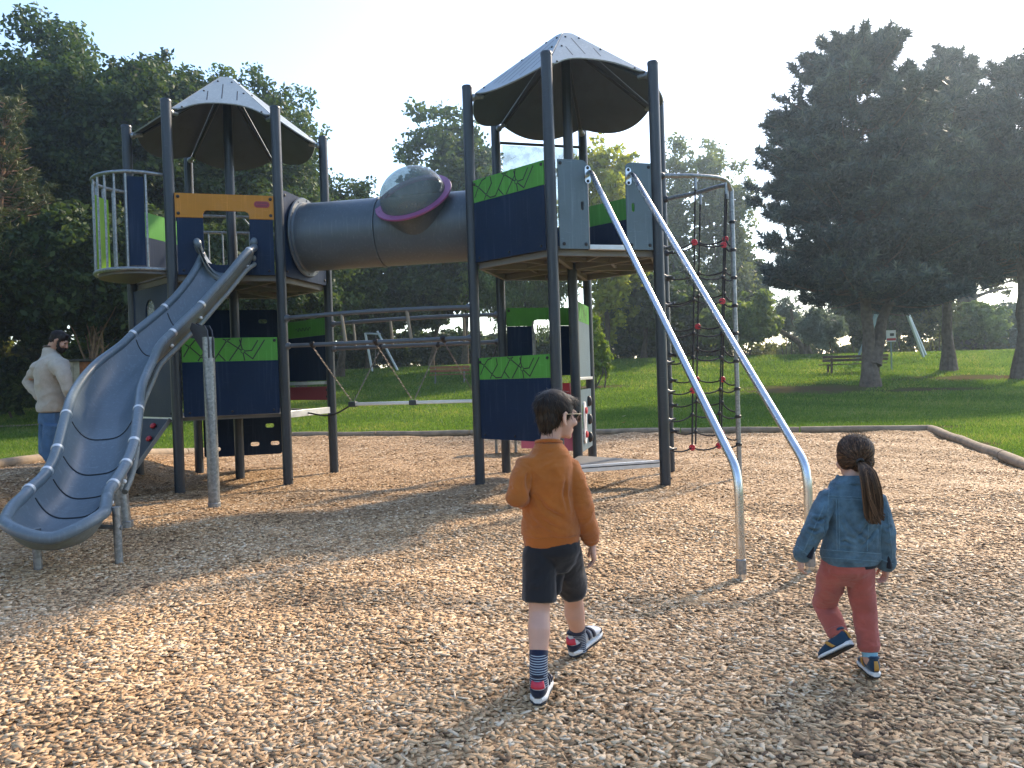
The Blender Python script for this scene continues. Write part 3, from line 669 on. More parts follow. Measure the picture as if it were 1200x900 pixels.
# ------------------------------------------------------------------ pair of bent steel bars
P = seg(HR[1], HR[2])
for u, gx, gy, lab in ((.437, 1.45, 4.92, 'bent shiny steel bar from the right tower, its foot in the chips between the children'), (.935, 1.95, 5.05, 'bent shiny steel bar from the right tower, its foot hidden behind the girl')):
    st = P(u, 3.57, .03); g = V3(gx, gy, 0); d = (g - V3(st.x, st.y, 0)).normalized()
    k1 = st + d * .13 + Z * .0; k2 = V3(gx, gy, .66)
    dn = (k2 - k1).normalized()
    pts = [st, st + d * .07]
    for t in np.linspace(0, 1, 6): pts.append((k1 - d * .06).lerp(k1, t).lerp(k1.lerp(k1 + dn * .10, t), t))
    for t in np.linspace(0, 1, 8): pts.append((k2 - dn * .13).lerp(k2, t).lerp(k2.lerp(k2 - Z * .15, t), t))
    pts.append(V3(gx, gy, .15)); pts.append(V3(gx, gy, -.2))
    root = thing('slide_bar', lab, 'steel bar', (gx, gy, 0), 'bent steel bars on the right tower')
    b = MB(); b.tube(pts, .029, 16); b.build('bar', M['steel'], root, sharp=60)
    b = MB(); b.panel(P, rounded(u - .035, 3.47, u + .035, 3.67, .034, 5), (), .012, .036); bolts(b, P, [(u, 3.645), (u, 3.495)], .036, 1, .018); b.build('flange', [M['steel'], M['black']], root)
    b = MB(); b.lathe(V3(gx, gy, 0), Z, [(.034, 0), (.034, .09), (.030, .095)], 16); b.build('foot_sleeve', M['galv'], root)

# ------------------------------------------------------------------ rope climbing net
pole = V3(2.72, 9.17, 0)
NT = thing('rope_net', 'black climbing net with red couplings on a curved steel frame', 'climbing net', pole.to_tuple())
ps = [HR[2], HR[3]]
b = MB(); b.tube([pole - Z * .2, pole + Z * 3.50], .028, 14)
for z in np.arange(.42, 3.3, .335): b.lathe(pole + Z * z, Z, [(.031, -.02), (.04, -.012), (.04, .012), (.031, .02)], 12, 1)
b.build('pole', [M['galv'], M['black']], NT)
tops = []
for p in ps:
    m_ = (p + pole) / 2; nrm = V3(-(pole - p).y, (pole - p).x, 0).normalized(); nrm = nrm if nrm.dot(m_ - (ps[0] + ps[1] + pole) / 3) > 0 else -nrm
    c = catmull([p + (pole - p).normalized() * .05 + Z * 3.60, p.lerp(pole, .45) + nrm * .10 + Z * 3.60, p.lerp(pole, .85) + nrm * .07 + Z * 3.59, pole + Z * 3.48], 8)
    b = MB(); b.tube(c, .026, 12); b.lathe(c[0], (c[1] - c[0]).normalized(), [(.045, -.02), (.045, .03), (.03, .05)], 12, 1); b.build('top_rail', [M['galv'], M['post']], NT); tops.append(c)
redk = []
for si, (p, c, t_v) in enumerate(((ps[0], tops[0], (.36, .72)), (ps[1], tops[1], (.40, .76)))):
    vert = []
    for t in t_v:
        top = c[int(t * (len(c) - 1))]; foot = p.lerp(pole, t) + Z * .38
        vert.append((top, foot)); b = MB(); b.tube([top, foot], .0105, 8); b.tube([top - Z * .02, top - Z * .16], .017, 8, mi=1); b.build('vertical_rope', [M['rope'], M['galv']], NT)
    for j, z in enumerate(np.arange(.42 + .12 * si, 2.95, .335)):
        pts = [p + (pole - p).normalized() * .06 + Z * z]
        for (a, f) in vert:
            pts.append(f.lerp(a, (z - .38) / 3.2) + Z * (.05 if (j % 2) else -.0))
        pts.append(pole + Z * (z - .06 * si))
        q = []
        for a, d_ in zip(pts, pts[1:]):
            for t in np.linspace(0, 1, 6)[:-1]: q.append(a.lerp(d_, t) - Z * (.16 * t * (1 - t)))
        q.append(pts[-1]); b = MB(); b.tube(q, .0095, 7); b.lathe(pts[0] - (pts[1] - pts[0]).normalized() * .02, (pts[1] - pts[0]).normalized(), [(.04, -.02), (.036, .03), (.014, .06), (.014, .12)], 10, 1); b.build('cross_rope', [M['rope'], M['post']], NT)
        for vi in (0, 1):
            s = MB(); is_red = (j * 5 + vi * 3 + si * 4) % 7 in (0, 3)
            c_ = pts[1 + vi]
            if is_red:
                pr = [c_ + (V3(1, 0, 0) * math.cos(a) + Z * math.sin(a)) * .026 for a in np.linspace(0, 2 * PI, 13)]
                s.tube(pr, .014, 8, False); s.ell(c_, .016, .02, .016, n=8, k=6)
            else: s.ell(c_, .025, .025, .03, n=10, k=7)
            s.build('coupling', M['red'] if is_red else M['black'], NT)

# ------------------------------------------------------------------ climbing ramp by the left tower
P = seg(HL[5], HL[0])
RA = thing('climbing_ramp', 'black leaning climbing board with red and orange holds behind the slide', 'climbing ramp', P(.8, 0, .3).to_tuple())
tz = V3(0, 0, 1); A0 = P(.35, .93, .05); B0 = P(1.21, .93, .05); dnv = (P(0, -.93, .72) - P(0, 0, 0))
def Q(u, v, off=0.0):
    n_ = (P.u.cross(dnv)).normalized(); n_ = n_ if n_.z > 0 else -n_
    return A0 + (B0 - A0) * u + dnv * v + n_ * off
Q.n = (P.u.cross(dnv)).normalized(); Q.n = Q.n if Q.n.z > 0 else -Q.n
b = MB(); b.panel(Q, [(0, 0), (1, 0), (1, 1.03), (0, 1.03)], (), .022, 0); b.build('board', mat('ramp_board', (.02, .023, .03), .5, 0, .15, 4), RA)
b = MB(); b.bar(Q(1.0, 0), Q(1.0, 1.03), .02, .045, Q.n); b.build('board_edge', M['beam'], RA)
for u, v, mt in ((.62, .10, 'red'), (.80, .26, 'red'), (.55, .40, 'red'), (.72, .60, 'orangehold'), (.6, .68, 'orangehold'), (.35, .3, 'red'), (.3, .6, 'orangehold')):
    s = MB(); s.ell(Q(u, v, .02), .055, .04, .03, P.u, dnv.normalized(), Q.n, 10, 7); s.build('hold', M[mt], RA)

# ------------------------------------------------------------------ small scoop slide behind the right tower
sc = at(605, 540, 13.2); sc.z = 0
SS = thing('scoop_seat', 'low brown plastic scoop on thin legs seen under the right tower', 'low slide', sc.to_tuple())
b = MB(); b.rings([[sc + V3(.62 * s * math.cos(a), .42 * s * math.sin(a), z) for a in np.linspace(0, 2 * PI, 29)[:-1]] for s, z in ((.55, .26), (.8, .29), (.97, .36), (1.0, .46), (.95, .46), (.78, .33), (.3, .30))]); b.build('scoop', mat('tan_plastic', (.27, .19, .14), .5, 0, .1, 4), SS, sharp=60)
for dx in (-.34, .0, .34):
    b = MB(); b.tube([sc + V3(dx, 0, -.1), sc + V3(dx, 0, .3)], .026, 10); b.build('leg', M['galv'], SS)

# ------------------------------------------------------------------ people
def fuse(mb, voxel, smooth=4, factor=0.5):
    """one continuous surface out of overlapping closed shapes"""
    me = mb.mesh('tmp', None); o = bpy.data.objects.new('tmp', me); col.objects.link(o)
    r = o.modifiers.new('r', 'REMESH'); r.mode = 'VOXEL'; r.voxel_size = voxel; r.use_smooth_shade = True
    if smooth:
        s = o.modifiers.new('s', 'SMOOTH'); s.iterations = smooth; s.factor = factor
    dg = bpy.context.evaluated_depsgraph_get(); dg.update()
    out = bpy.data.meshes.new_from_object(o.evaluated_get(dg))
    bpy.data.objects.remove(o); bpy.data.meshes.remove(me)
    out.polygons.foreach_set('use_smooth', [True] * len(out.polygons))
    return out

def folds(me, amp, scale, stretch=(1, 1, 1), seed=0.0, ridged=True):
    nv = len(me.vertices); co = np.empty(nv * 3); me.vertices.foreach_get('co', co); co = co.reshape(-1, 3)
    no = np.empty(nv * 3); me.vertices.foreach_get('normal', no); no = no.reshape(-1, 3)
    d = np.empty(nv)
    for i, c in enumerate(co):
        p = V3(c[0] * scale * stretch[0] + seed, c[1] * scale * stretch[1] - seed, c[2] * scale * stretch[2] + seed * 2)
        q = noise.noise(p + V3(noise.noise(p * .7), noise.noise(p * .7 + V3(5, 5, 5)), 0) * .8)
        d[i] = (1 - 2.2 * abs(q)) if ridged else q
    co = co + no * (d * amp)[:, None]; me.vertices.foreach_set('co', co.ravel()); me.update()

def creases(me, segs, gain=1.5):
    """segs: (polyline, depth, width): pressed-in folds with a soft roll beside them"""
    nv = len(me.vertices); co = np.empty(nv * 3); me.vertices.foreach_get('co', co); co = co.reshape(-1, 3)
    no = np.empty(nv * 3); me.vertices.foreach_get('normal', no); no = no.reshape(-1, 3); d = np.zeros(nv)
    for pl, depth, wd in segs:
        depth *= gain
        best = np.full(nv, 1e9); par = np.zeros(nv); k = len(pl) - 1
        for i, (a, b) in enumerate(zip(pl, pl[1:])):
            a = np.array(a); b = np.array(b); ab = b - a; t = np.clip(((co - a) @ ab) / (ab @ ab), 0, 1); q = np.linalg.norm(co - a - t[:, None] * ab, axis=1)
            m_ = q < best; best[m_] = q[m_]; par[m_] = (i + t[m_]) / k
        fade = np.sin(np.clip(par, .02, .98) * PI) ** .6
        d += fade * (-depth * np.exp(-(best / wd) ** 2) + .55 * depth * np.exp(-((best - 1.9 * wd) / wd) ** 2))
    co = co + no * d[:, None]; me.vertices.foreach_set('co', co.ravel()); me.update()

def joinm(mes, name):
    V = []; Fs = []; o = 0; me = bpy.data.meshes.new(name)
    for x in mes:
        V += [tuple(v.co) for v in x.vertices]; Fs += [tuple(i + o for i in p.vertices) for p in x.polygons]; o = len(V)
    me.from_pydata(V, [], Fs); me.polygons.foreach_set('use_smooth', [True] * len(Fs)); return me

def head_shapes(mb, c, f, u, s=1.0):
    f = f.normalized(); r = f.cross(u).normalized(); u = r.cross(f)
    W = lambda x, y, z: c + (r * x + f * y + u * z) * s
    E_ = lambda x, y, z, a, b_, d: mb.ell(W(x, y, z), a * s, b_ * s, d * s, r, f, u, 18, 12)
    E_(0, -.012, .028, .072, .088, .079); E_(0, .030, -.028, .058, .058, .076); E_(0, .036, -.076, .043, .045, .034)
    E_(0, .078, .012, .046, .014, .014); E_(0, .078, -.070, .022, .014, .007); E_(0, .077, -.080, .019, .012, .007); E_(0, .07, -.1, .018, .014, .014)
    mb.tube([W(0, .082, .004), W(0, .094, -.02), W(0, .103, -.040)], [.009 * s, .011 * s, .014 * s], 10, ball=True)
    for sx in (-1, 1):
        E_(sx * .014, .087, -.043, .009, .010, .008); E_(sx * .035, .062, -.035, .022, .022, .022)
    return W, r, f, u

def ear_shapes(mb, W, r, f, u, s=1.0):
    for sx in (-1, 1):
        n_ = (r * sx - f * .45).normalized()
        pts = [W(sx * .071, .012, -.045), W(sx * .077, -.004, -.046), W(sx * .086, -.018, -.025), W(sx * .089, -.020, -.004), W(sx * .085, -.008, .012), W(sx * .076, .008, .006)]
        mb.tube(catmull(pts, 4), .0055 * s, 8, ball=True)
        mb.ell(W(sx * .077, -.006, -.020), .006 * s, .016 * s, .026 * s, (r * sx + f * .35).normalized(), (f - r * sx * .35).normalized(), u, 10, 8)

def hand_mesh(wrist, d, palm_n, thumb, s=1.0, curl=.5):
    """d: wrist to knuckles; palm_n: out of the palm; thumb: side the thumb leaves from"""
    d = d.normalized(); thumb = (thumb - d * thumb.dot(d)).normalized(); palm_n = d.cross(thumb) if d.cross(thumb).dot(palm_n) > 0 else thumb.cross(d)
    b = MB(); K = lambda a, t, p: wrist + (d * a + thumb * t + palm_n * p) * s
    b.tube([K(-.03, 0, 0), K(.012, 0, 0)], .018 * s, 12, ball=True)
    rs = []
    for a, w, h in ((.0, .020, .015), (.02, .028, .016), (.045, .034, .015), (.066, .034, .012), (.074, .030, .008)):
        rs.append([K(a, w * math.cos(t), h * math.sin(t)) for t in np.linspace(0, 2 * PI, 17)[:-1]])
    b.rings(rs)
    for t, L_, rf in ((.0265, .058, .0074), (.009, .066, .0078), (-.0085, .061, .0074), (-.0255, .048, .0066)):
        p = K(.064, t * .95, 0); ang = .12 + curl * .25; pts = [p]; fan = t * .9
        for seg_l in (.42, .32, .26):
            dv = (d * math.cos(ang) + palm_n * math.sin(ang) + thumb * fan * 2).normalized(); p = p + dv * (L_ * seg_l * s); pts.append(p); ang += curl * .55
        b.tube(pts, [rf * s, rf * s * .96, rf * s * .86, rf * s * .7], 10, ball=True)
    p0 = K(.014, .018, .004); p1 = K(.036, .042, .012); p2 = K(.058, .050, .020); p3 = K(.074, .050, .027)
    b.tube([p0, p1, p2, p3], [.0125 * s, .0105 * s, .009 * s, .0072 * s], 10, ball=True)
    return fuse(b, .0026 * max(.85, s), 2, .4)

def strands(name, roots, dirs, n_seg, fn, width, mat_, parent, tint):
    """thin ribbons of hair: fn(root,dir,t,i)->point"""
    V = []; Fc = []; T = []
    for i, (p, d) in enumerate(zip(roots, dirs)):
        pts = [fn(p, d, t, i) for t in np.linspace(0, 1, n_seg + 1)]
        o = len(V)
        for j, q in enumerate(pts):
            tan = (pts[min(j + 1, n_seg)] - pts[max(j - 1, 0)]); x = tan.cross(d if tan.cross(d).length > 1e-6 else Z).normalized()
            w = width * (1 - .75 * (j / n_seg) ** 2)
            V += [tuple(q - x * w), tuple(q + x * w)]; T += [tint[i]] * 2
        for j in range(n_seg): Fc.append((o + 2 * j, o + 2 * j + 1, o + 2 * j + 3, o + 2 * j + 2))
    me = np_mesh(name, V, Fc, T); me.polygons.foreach_set('use_smooth', [True] * len(Fc))
    return link(name, me, mat_, parent)

skin = mat('skin', (0.56, 0.33, 0.25), 0.5, 0, 0.06, 14, 0.03, 200, sss=.12)
skin_man = mat('skin_tanned', (0.48, 0.27, 0.19), 0.5, 0, 0.06, 14, 0.03, 200, sss=.1)
hair_dark = attr_mat('hair_dark_brown', [(0, (.012, .007, .004)), (.6, (.036, .021, .012)), (1, (.085, .050, .030))], .5, spec=.22)
hair_girl = attr_mat('hair_brown', [(0, (.022, .012, .008)), (.5, (.075, .040, .022)), (1, (.24, .13, .07))], .5, spec=.25)
hair_man = attr_mat('hair_near_black', [(0, (.008, .005, .004)), (1, (.035, .020, .014))], .5, spec=.2)
eyemat = mat('eye', (.05, .03, .02), .1)
def cloth(name, c, var=.1, vscale=30, bump=.25, bscale=500, rough=.85, sheen=.25, dirt=None):
    return mat(name, c, rough, 0, var, vscale, bump, bscale, .2, dirt=dirt, dscale=9, sheen=sheen)

def shoe(root, heel, yaw, pitch, L_, upper_m, sole_m, under_m, tabs, roll=0.0):
    """heel: ground point below the heel; pitch > 0 lifts the toe; tabs: dict of coloured pieces"""
    f0 = V3(math.sin(yaw), math.cos(yaw), 0); r = V3(f0.y, -f0.x, 0)
    f = f0 * math.cos(pitch) + Z * math.sin(pitch); u = r.cross(f)
    if roll: r, u = r * math.cos(roll) + u * math.sin(roll), u * math.cos(roll) - r * math.sin(roll)
    W = lambda x, y, z: heel + r * (x * L_) + f * (y * L_) + u * (z * L_)
    t = np.linspace(0, 1, 13)
    hw = np.interp(t, [0, .04, .12, .3, .5, .7, .85, .95, 1], [.07, .115, .15, .155, .165, .195, .185, .12, .05])
    cx = np.interp(t, [0, .5, 1], [0, .0, .0])
    def ring(i, z0, z1, grow=0.0, n=18, sq=.6):
        out = []
        for k in range(n):
            a = 2 * PI * k / n; ca, sa = math.cos(a), math.sin(a)
            out.append((cx[i] + (hw[i] + grow) * math.copysign(abs(ca) ** .8, ca), (z0 + z1) / 2 + (z1 - z0) / 2 * math.copysign(abs(sa) ** sq, sa)))
        return out
    s = MB(); s.rings([[W(x, y, z) for x, z in ring(i, .035 + .03 * (y > .9) * (y - .9) * 10, .135 + .02 * (y < .1), .012)] for i, y in enumerate(t)]); s.build('sole', sole_m, root, sharp=50)
    s = MB(); s.rings([[W(x, y, z) for x, z in ring(i, -.0 + .04 * max(0, y - .8) * 5, .04 + .04 * max(0, y - .8) * 5, .006)] for i, y in enumerate(t)]); s.build('tread', under_m, root, sharp=50)
    top = np.interp(t, [0, .04, .12, .28, .42, .55, .7, .85, .95, 1], [.34, .44, .46, .42, .40, .37, .31, .26, .20, .14])
    b = MB(); b.rings([[W(x, y, z) for x, z in ring(i, .10, top[i], -.006, 18, .85)] for i, y in enumerate(t)])
    b.tube([W(0, .16, .30), W(0, .17, .47)], .115 * L_, 14)
    up = fuse(b, .0042, 3); uo = link('upper', up, upper_m, root)
    bv = BVHTree.FromPolygons([v.co for v in up.vertices], [tuple(p.vertices) for p in up.polygons])
    def patch(name, grid, m_, lift=.0025):
        """grid of (x,y,z) guesses snapped to the upper"""
        vs = []; R_, C_ = len(grid), len(grid[0])
        for row in grid:
            for g in row:
                loc, no, _, _ = bv.find_nearest(W(*g)); vs.append(loc + no * lift)
        me = bpy.data.meshes.new(name); me.from_pydata(vs, [], [(i * C_ + j, i * C_ + j + 1, (i + 1) * C_ + j + 1, (i + 1) * C_ + j) for i in range(R_ - 1) for j in range(C_ - 1)])
        me.polygons.foreach_set('use_smooth', [True] * len(me.polygons)); o = link(name, me, m_, root)
        sd = o.modifiers.new('t', 'SOLIDIFY'); sd.thickness = .004; sd.offset = 0; return o
    lin = np.linspace
    for kind, m_ in tabs:
        if kind == 'heel_counter': patch(kind, [[(.17 * math.sin(a), .16 - .17 * math.cos(a), z) for a in lin(-1.7, 1.7, 15)] for z in lin(.13, .27, 4)], m_)
        if kind == 'heel_tab': patch(kind, [[(.15 * math.sin(a), .15 - .17 * math.cos(a), z) for a in lin(-.95, .95, 11)] for z in lin(.29, .43, 4)], m_, .004)
        if kind == 'narrow_tab': patch('heel_tab', [[(.15 * math.sin(a), .15 - .17 * math.cos(a), z) for a in lin(-.35, .35, 7)] for z in lin(.20, .44, 5)], m_, .005)
        if kind == 'toe_cap': patch(kind, [[(.2 * math.sin(a), .80 + .22 * math.cos(a), z) for a in lin(-1.5, 1.5, 15)] for z in lin(.13, .19, 3)], m_)
        if kind == 'strap':
            for y0 in (.42, .56): patch(kind, [[(.19 * math.sin(a), y + .0 * a, .12 + .33 * math.cos(a)) for a in lin(-1.35, 1.35, 15)] for y in lin(y0, y0 + .085, 3)], m_, .004)
        if kind == 'side_stripe':
            for sx in (-1, 1): patch(kind, [[(sx * .19, y + .22 * (z - .13) * 3, z) for y in lin(.36, .46, 3)] for z in lin(.13, .36, 6)], m_, .004)
        if kind == 'lining': 
            c = MB(); c.tube([W(.105 * math.cos(a), .165 + .115 * math.sin(a), .475 + .02 * math.sin(-a)) for a in lin(0, 2 * PI, 21)], .0065, 7, False); c.build('collar', m_, root)
    return W

def sock(root, p, q, r0, r1, m_, name='sock'):
    b = MB(); b.tube([p, p.lerp(q, .5), q, q + (q - p).normalized() * .004], [r0, (r0 + r1) / 2, r1, r1 - .003], 18); return b.build(name, m_, root)

def stripes(name, a, bcol, scale, axis=2):
    m = mat(name, a, .85); nt = m.node_tree; N = nt.nodes; L = nt.links
    tc = N.new("ShaderNodeTexCoord"); w = N.new("ShaderNodeTexWave"); w.bands_direction = 'Z'; w.inputs["Scale"].default_value = scale
    L.new(tc.outputs["Object"], w.inputs["Vector"]); r = N.new("ShaderNodeValToRGB"); r.color_ramp.interpolation = 'CONSTANT'
    r.color_ramp.elements[0].color = (*a, 1); r.color_ramp.elements[1].position = .70; r.color_ramp.elements[1].color = (*bcol, 1)
    L.new(w.outputs["Fac"], r.inputs["Fac"]); L.new(r.outputs["Color"], N["Principled BSDF"].inputs["Base Color"]); return m

def cross_rings(mb, rows, fwd, k=24, p=.85):
    """rows: (centre, half width, half depth): body-shaped tube"""
    rt = V3(fwd.y, -fwd.x, 0).normalized(); rs = []
    for c, a, d in rows:
        rs.append([c + rt * (a * math.copysign(abs(math.cos(t)) ** p, math.cos(t))) + fwd * (d * math.copysign(abs(math.sin(t)) ** p, math.sin(t))) for t in np.linspace(0, 2 * PI, k + 1)[:-1]])
    mb.rings(rs)

# ---- the boy
def boy():
    root = thing('person', 'boy in an orange sweatshirt and dark shorts walking away, wearing sunglasses', 'person', (.16, 3.2, 0))
    fw = V3(.14, .99, 0).normalized(); rt = V3(fw.y, -fw.x, 0)
    headc = at(652, 485.5, 3.21); hf = V3(.86, .50, -.06).normalized()
    neck = at(643, 520, 3.19); chest = at(641, 556, 3.18); waist = at(645, 605, 3.19); hip = at(647, 640, 3.21)
    shL = at(617, 542, 3.17); elL = at(605, 583, 3.10); wrL = at(624, 586, 3.33)
    shR = at(667, 543, 3.2); elR = at(682, 590, 3.16); wrR = at(693, 634, 3.24)
    hipL = at(633, 645, 3.2); knL = at(632, 714, 3.17); anL = at(631, 788, 3.075)
    hipR = at(663, 645, 3.24); knR = at(672, 702, 3.42); anR = at(678, 749, 3.55)
    b = MB(); W, r, f, u = head_shapes(b, headc, hf, Z, .93); ear_shapes(b, W, r, f, u, .93)
    b.tube([chest, neck - Z * .01, headc - Z * .05 - hf * .02], [.05, .040, .044], 14, ball=True)
    cross_rings(b, [(hip, .095, .07), (waist, .085, .065), (chest, .105, .07), (neck - Z * .02, .06, .045)], fw)
    b.tube([shL + rt * .02 - Z * .03, elL, wrL], [.030, .027, .02], 12, ball=True); b.tube([shR - rt * .02 - Z * .03, elR, wrR], [.030, .027, .02], 12, ball=True)
    for a, k, n, cf in ((hipL, knL, anL, V3(0, -1, 0)), (hipR, knR, anR, V3(-.5, -.8, 0))):
        sh = k.lerp(n, .32) + cf * .008
        b.tube([a, a.lerp(k, .5), k.lerp(a, .08), k.lerp(n, .06), sh, k.lerp(n, .62), k.lerp(n, .88), n], [.062, .058, .047, .044, .0475, .040, .031, .031], 16, ball=True)
        b.tube([n, n - Z * .035], [.031, .032], 12, ball=True)
    body = fuse(b, .0045, 12)
    hR = hand_mesh(wrR + (wrR - elR).normalized() * .022, V3(.10, .10, -1), V3(-1, .1, 0), V3(.1, 1, 0), .86, .75)
    hL = hand_mesh(wrL + V3(.02, .01, 0), V3(.6, .5, .1), V3(0, 0, -1), V3(-.4, .6, .4), .86, .8)
    bo = link('body', joinm([body, hR, hL], 'body'), skin, root)
    # sweatshirt
    s = MB(); hem = at(646, 634, 3.205)
    cross_rings(s, [(hem + Z * .030, .118, .086), (hem + Z * .036, .123, .091), (hem + Z * .07, .121, .092), (waist + Z * .03, .112, .086), (chest + Z * -.02, .110, .084), (chest + Z * .035, .108, .078), (neck - Z * .030, .078, .060), (neck + Z * .004, .05, .047)], fw)
    s.tube([shL + rt * .035 - Z * .012, shL - Z * .02, shL.lerp(elL, .5), elL, elL.lerp(wrL, .5), wrL], [.05, .050, .045, .043, .039, .036], 18, ball=True)
    s.tube([shR - rt * .035 - Z * .012, shR - Z * .02, shR.lerp(elR, .5), elR, elR.lerp(wrR, .45), elR.lerp(wrR, .8)], [.05, .050, .046, .044, .042, .040], 18, ball=True)
    me = fuse(s, .0046, 7)
    bk = lambda *pp: [at(x, y, 3.1) for x, y in pp]
    creases(me, [(bk((612, 588), (630, 606), (655, 621), (676, 626)), .008, .010), (bk((622, 575), (640, 596), (668, 612)), .006, .010), (bk((612, 612), (634, 623), (662, 627)), .005, .008), (bk((664, 556), (662, 580), (667, 606)), .008, .008), (bk((619, 553), (616, 572), (613, 592)), .007, .008),
                 (bk((668, 590), (680, 598), (692, 600)), .007, .007), (bk((672, 606), (684, 612), (694, 611)), .006, .006), (bk((668, 578), (682, 586), (690, 584)), .005, .007), (bk((598, 570), (606, 575), (614, 574)), .006, .006), (bk((599, 582), (607, 586), (614, 582)), .005, .005), (bk((628, 530), (640, 540), (655, 532)), .003, .009), (bk((678, 618), (688, 623), (698, 620)), .005, .006)])
    folds(me, .0045, 9, (1, 1, 1.3), 1.3); folds(me, .0018, 26, (.8, .8, 1.5), 4.1)
    sw = link('sweatshirt', me, cloth('orange_jersey', (.45, .135, .022), .16, 10, .6, 380), root)
    rib = cloth('orange_rib', (.42, .122, .02), .08, 12, .5, 260)
    c = MB(); cross_rings(c, [(hem - Z * .016, .110, .079), (hem - Z * .012, .116, .084), (hem + Z * .02, .1205, .088), (hem + Z * .033, .121, .0885), (hem + Z * .038, .117, .085)], fw); c.build('waistband', rib, sw)
    c = MB(); dR = (wrR - elR).normalized(); c.tube([wrR - dR * .042, wrR - dR * .03, wrR, wrR + dR * .004], [.040, .039, .034, .028], 18); c.build('cuff', rib, sw)
    c = MB(); c.tube([neck + Z * .006 + (rt * math.cos(a) * .052 + fw * math.sin(a) * .048) + Z * (-.012 * math.sin(a)) for a in np.linspace(0, 2 * PI, 25)], .0085, 8, False); c.build('neckband', rib, sw)
    # shorts
    s = MB(); cross_rings(s, [(hip - Z * .11, .060, .030), (hip - Z * .07, .092, .058), (hip - Z * .02, .114, .087), (hip + Z * .01, .116, .088), (hip + Z * .035, .112, .083)], fw)
    lgL = at(632, 704, 3.165); s.tube([hipL + Z * .03, hipL, hipL.lerp(lgL, .5) + rt * -.002, lgL], [.055, .070, .069, .070], 20)
    lgR = at(671, 692, 3.38); s.tube([hipR + Z * .03, hipR, hipR.lerp(lgR, .5), lgR], [.055, .070, .067, .066], 20)
    s.tube([at(650, 655, 3.23), at(651, 690, 3.22)], [.05, .024], 12, ball=True)
    me = fuse(s, .0046, 13)
    creases(me, [(bk((650, 650), (651, 672), (652, 690)), .010, .008), (bk((614, 672), (630, 668), (646, 660)), .005, .008), (bk((618, 690), (632, 684), (648, 674)), .005, .007), (bk((660, 660), (672, 668), (686, 668)), .005, .007), (bk((662, 678), (676, 684), (688, 682)), .004, .006), (bk((626, 640), (624, 660), (622, 690)), .004, .008)])
    folds(me, .0050, 8, (1.2, 1.2, .6), 7.7); folds(me, .0016, 24, (1, 1, .8), 2.2)
    link('shorts', me, cloth('charcoal_jersey', (.014, .014, .017), .15, 14, .2, 500, .7), root)
    sm = stripes('navy_striped_knit', (.012, .018, .05), (.34, .40, .46), 34)
    for k, n in ((knL, anL), (knR, anR)):
        d = (k - n).normalized(); q_ = MB(); q_.tube([n - Z * .055, n - Z * .02, n + d * .01, n + d * .04, n + d * .075, n + d * .078], [.037, .037, .0375, .0375, .0385, .034], 20); q_.build('sock', sm, root)
        c = MB(); c.tube([n + d * .066, n + d * .085], [.0395, .0392], 18); c.build('sock_cuff', cloth('navy_knit', (.012, .018, .045)), root)
    wm = cloth('white_leather', (.62, .62, .62), .06, 20, .05, 200, .5, 0); nv = cloth('navy_suede', (.018, .022, .04), .15, 20); rd = mat('red_trim', (.55, .03, .06), .5)
    sole = mat('white_sole', (.70, .70, .68), .6, 0, .05, 20); tread = mat('dark_tread', (.03, .03, .033), .8)
    hl = at(631, 826, 3.05); hl.z = .004
    shoe(root, hl - fw * .02, R(9), R(0), .228, wm, sole, tread, [('heel_counter', nv), ('heel_tab', rd), ('toe_cap', nv), ('strap', nv), ('lining', nv)])
    hr = V3(anR.x - .035, anR.y - .035, .012)
    shoe(root, hr, R(42), R(13), .228, wm, sole, tread, [('heel_counter', nv), ('heel_tab', rd), ('toe_cap', nv), ('strap', nv), ('lining', nv)])
    # hair: cap plus short strands falling from the crown
    h = MB(); s_ = .93; Wt = lambda x, y, z: headc + (r * x + f * y + u * z) * s_
    h.ell(Wt(0, -.016, .036), .079 * s_, .093 * s_, .079 * s_, r, f, u, 24, 16); h.ell(Wt(0, -.040, -.006), .068 * s_, .058 * s_, .072 * s_, r, f, u, 18, 12); h.ell(Wt(0, -.052, -.052), .050 * s_, .034 * s_, .036 * s_, r, f, u, 18, 12)
    h.ell(Wt(0, .046, .062), .062 * s_, .044 * s_, .032 * s_, r, f, u)
    for sx in (-1, 1): h.ell(Wt(sx * .060, .012, .020), .018 * s_, .028 * s_, .030 * s_, r, f, u)
    me = fuse(h, .004, 9); hm = mat('hair_base', (.018, .011, .007), .6); hb = link('hair', me, hm, root)
    hair_strands(me, hb, Wt(.0, -.062, .108), u, hair_dark, 4200, .042, .0011, .006)
    # sunglasses
    g = MB(); gold = mat('gold_wire', (.55, .42, .24), .3, .9); dk = mat('dark_lens', (.012, .010, .010), .08)
    Wg = lambda x, y, z: headc + (r * x + f * y + u * z) * s_
    for sx in (-1, 1): g.tube([Wg(sx * .079, -.005, .002), Wg(sx * .076, .05, .004), Wg(sx * .066, .092, .004)], .0019, 8)
    g.tube([Wg(.066, .092, .006), Wg(.02, .107, .008), Wg(-.02, .107, .008), Wg(-.066, .092, .006)], .0022, 8); go = g.build('sunglasses', gold, root)
    for sx in (-1, 1):
        l = MB(); l.lathe(Wg(sx * .036, .098, -.010), (f + r * sx * .25).normalized(), [(.026 * s_, 0), (.025 * s_, .002)], 20); l.build('lens', dk, go)
        e = MB(); e.ell(Wg(sx * .03, .071, -.008), .011, .011, .011); e.build('eye', eyemat, root)
    return root

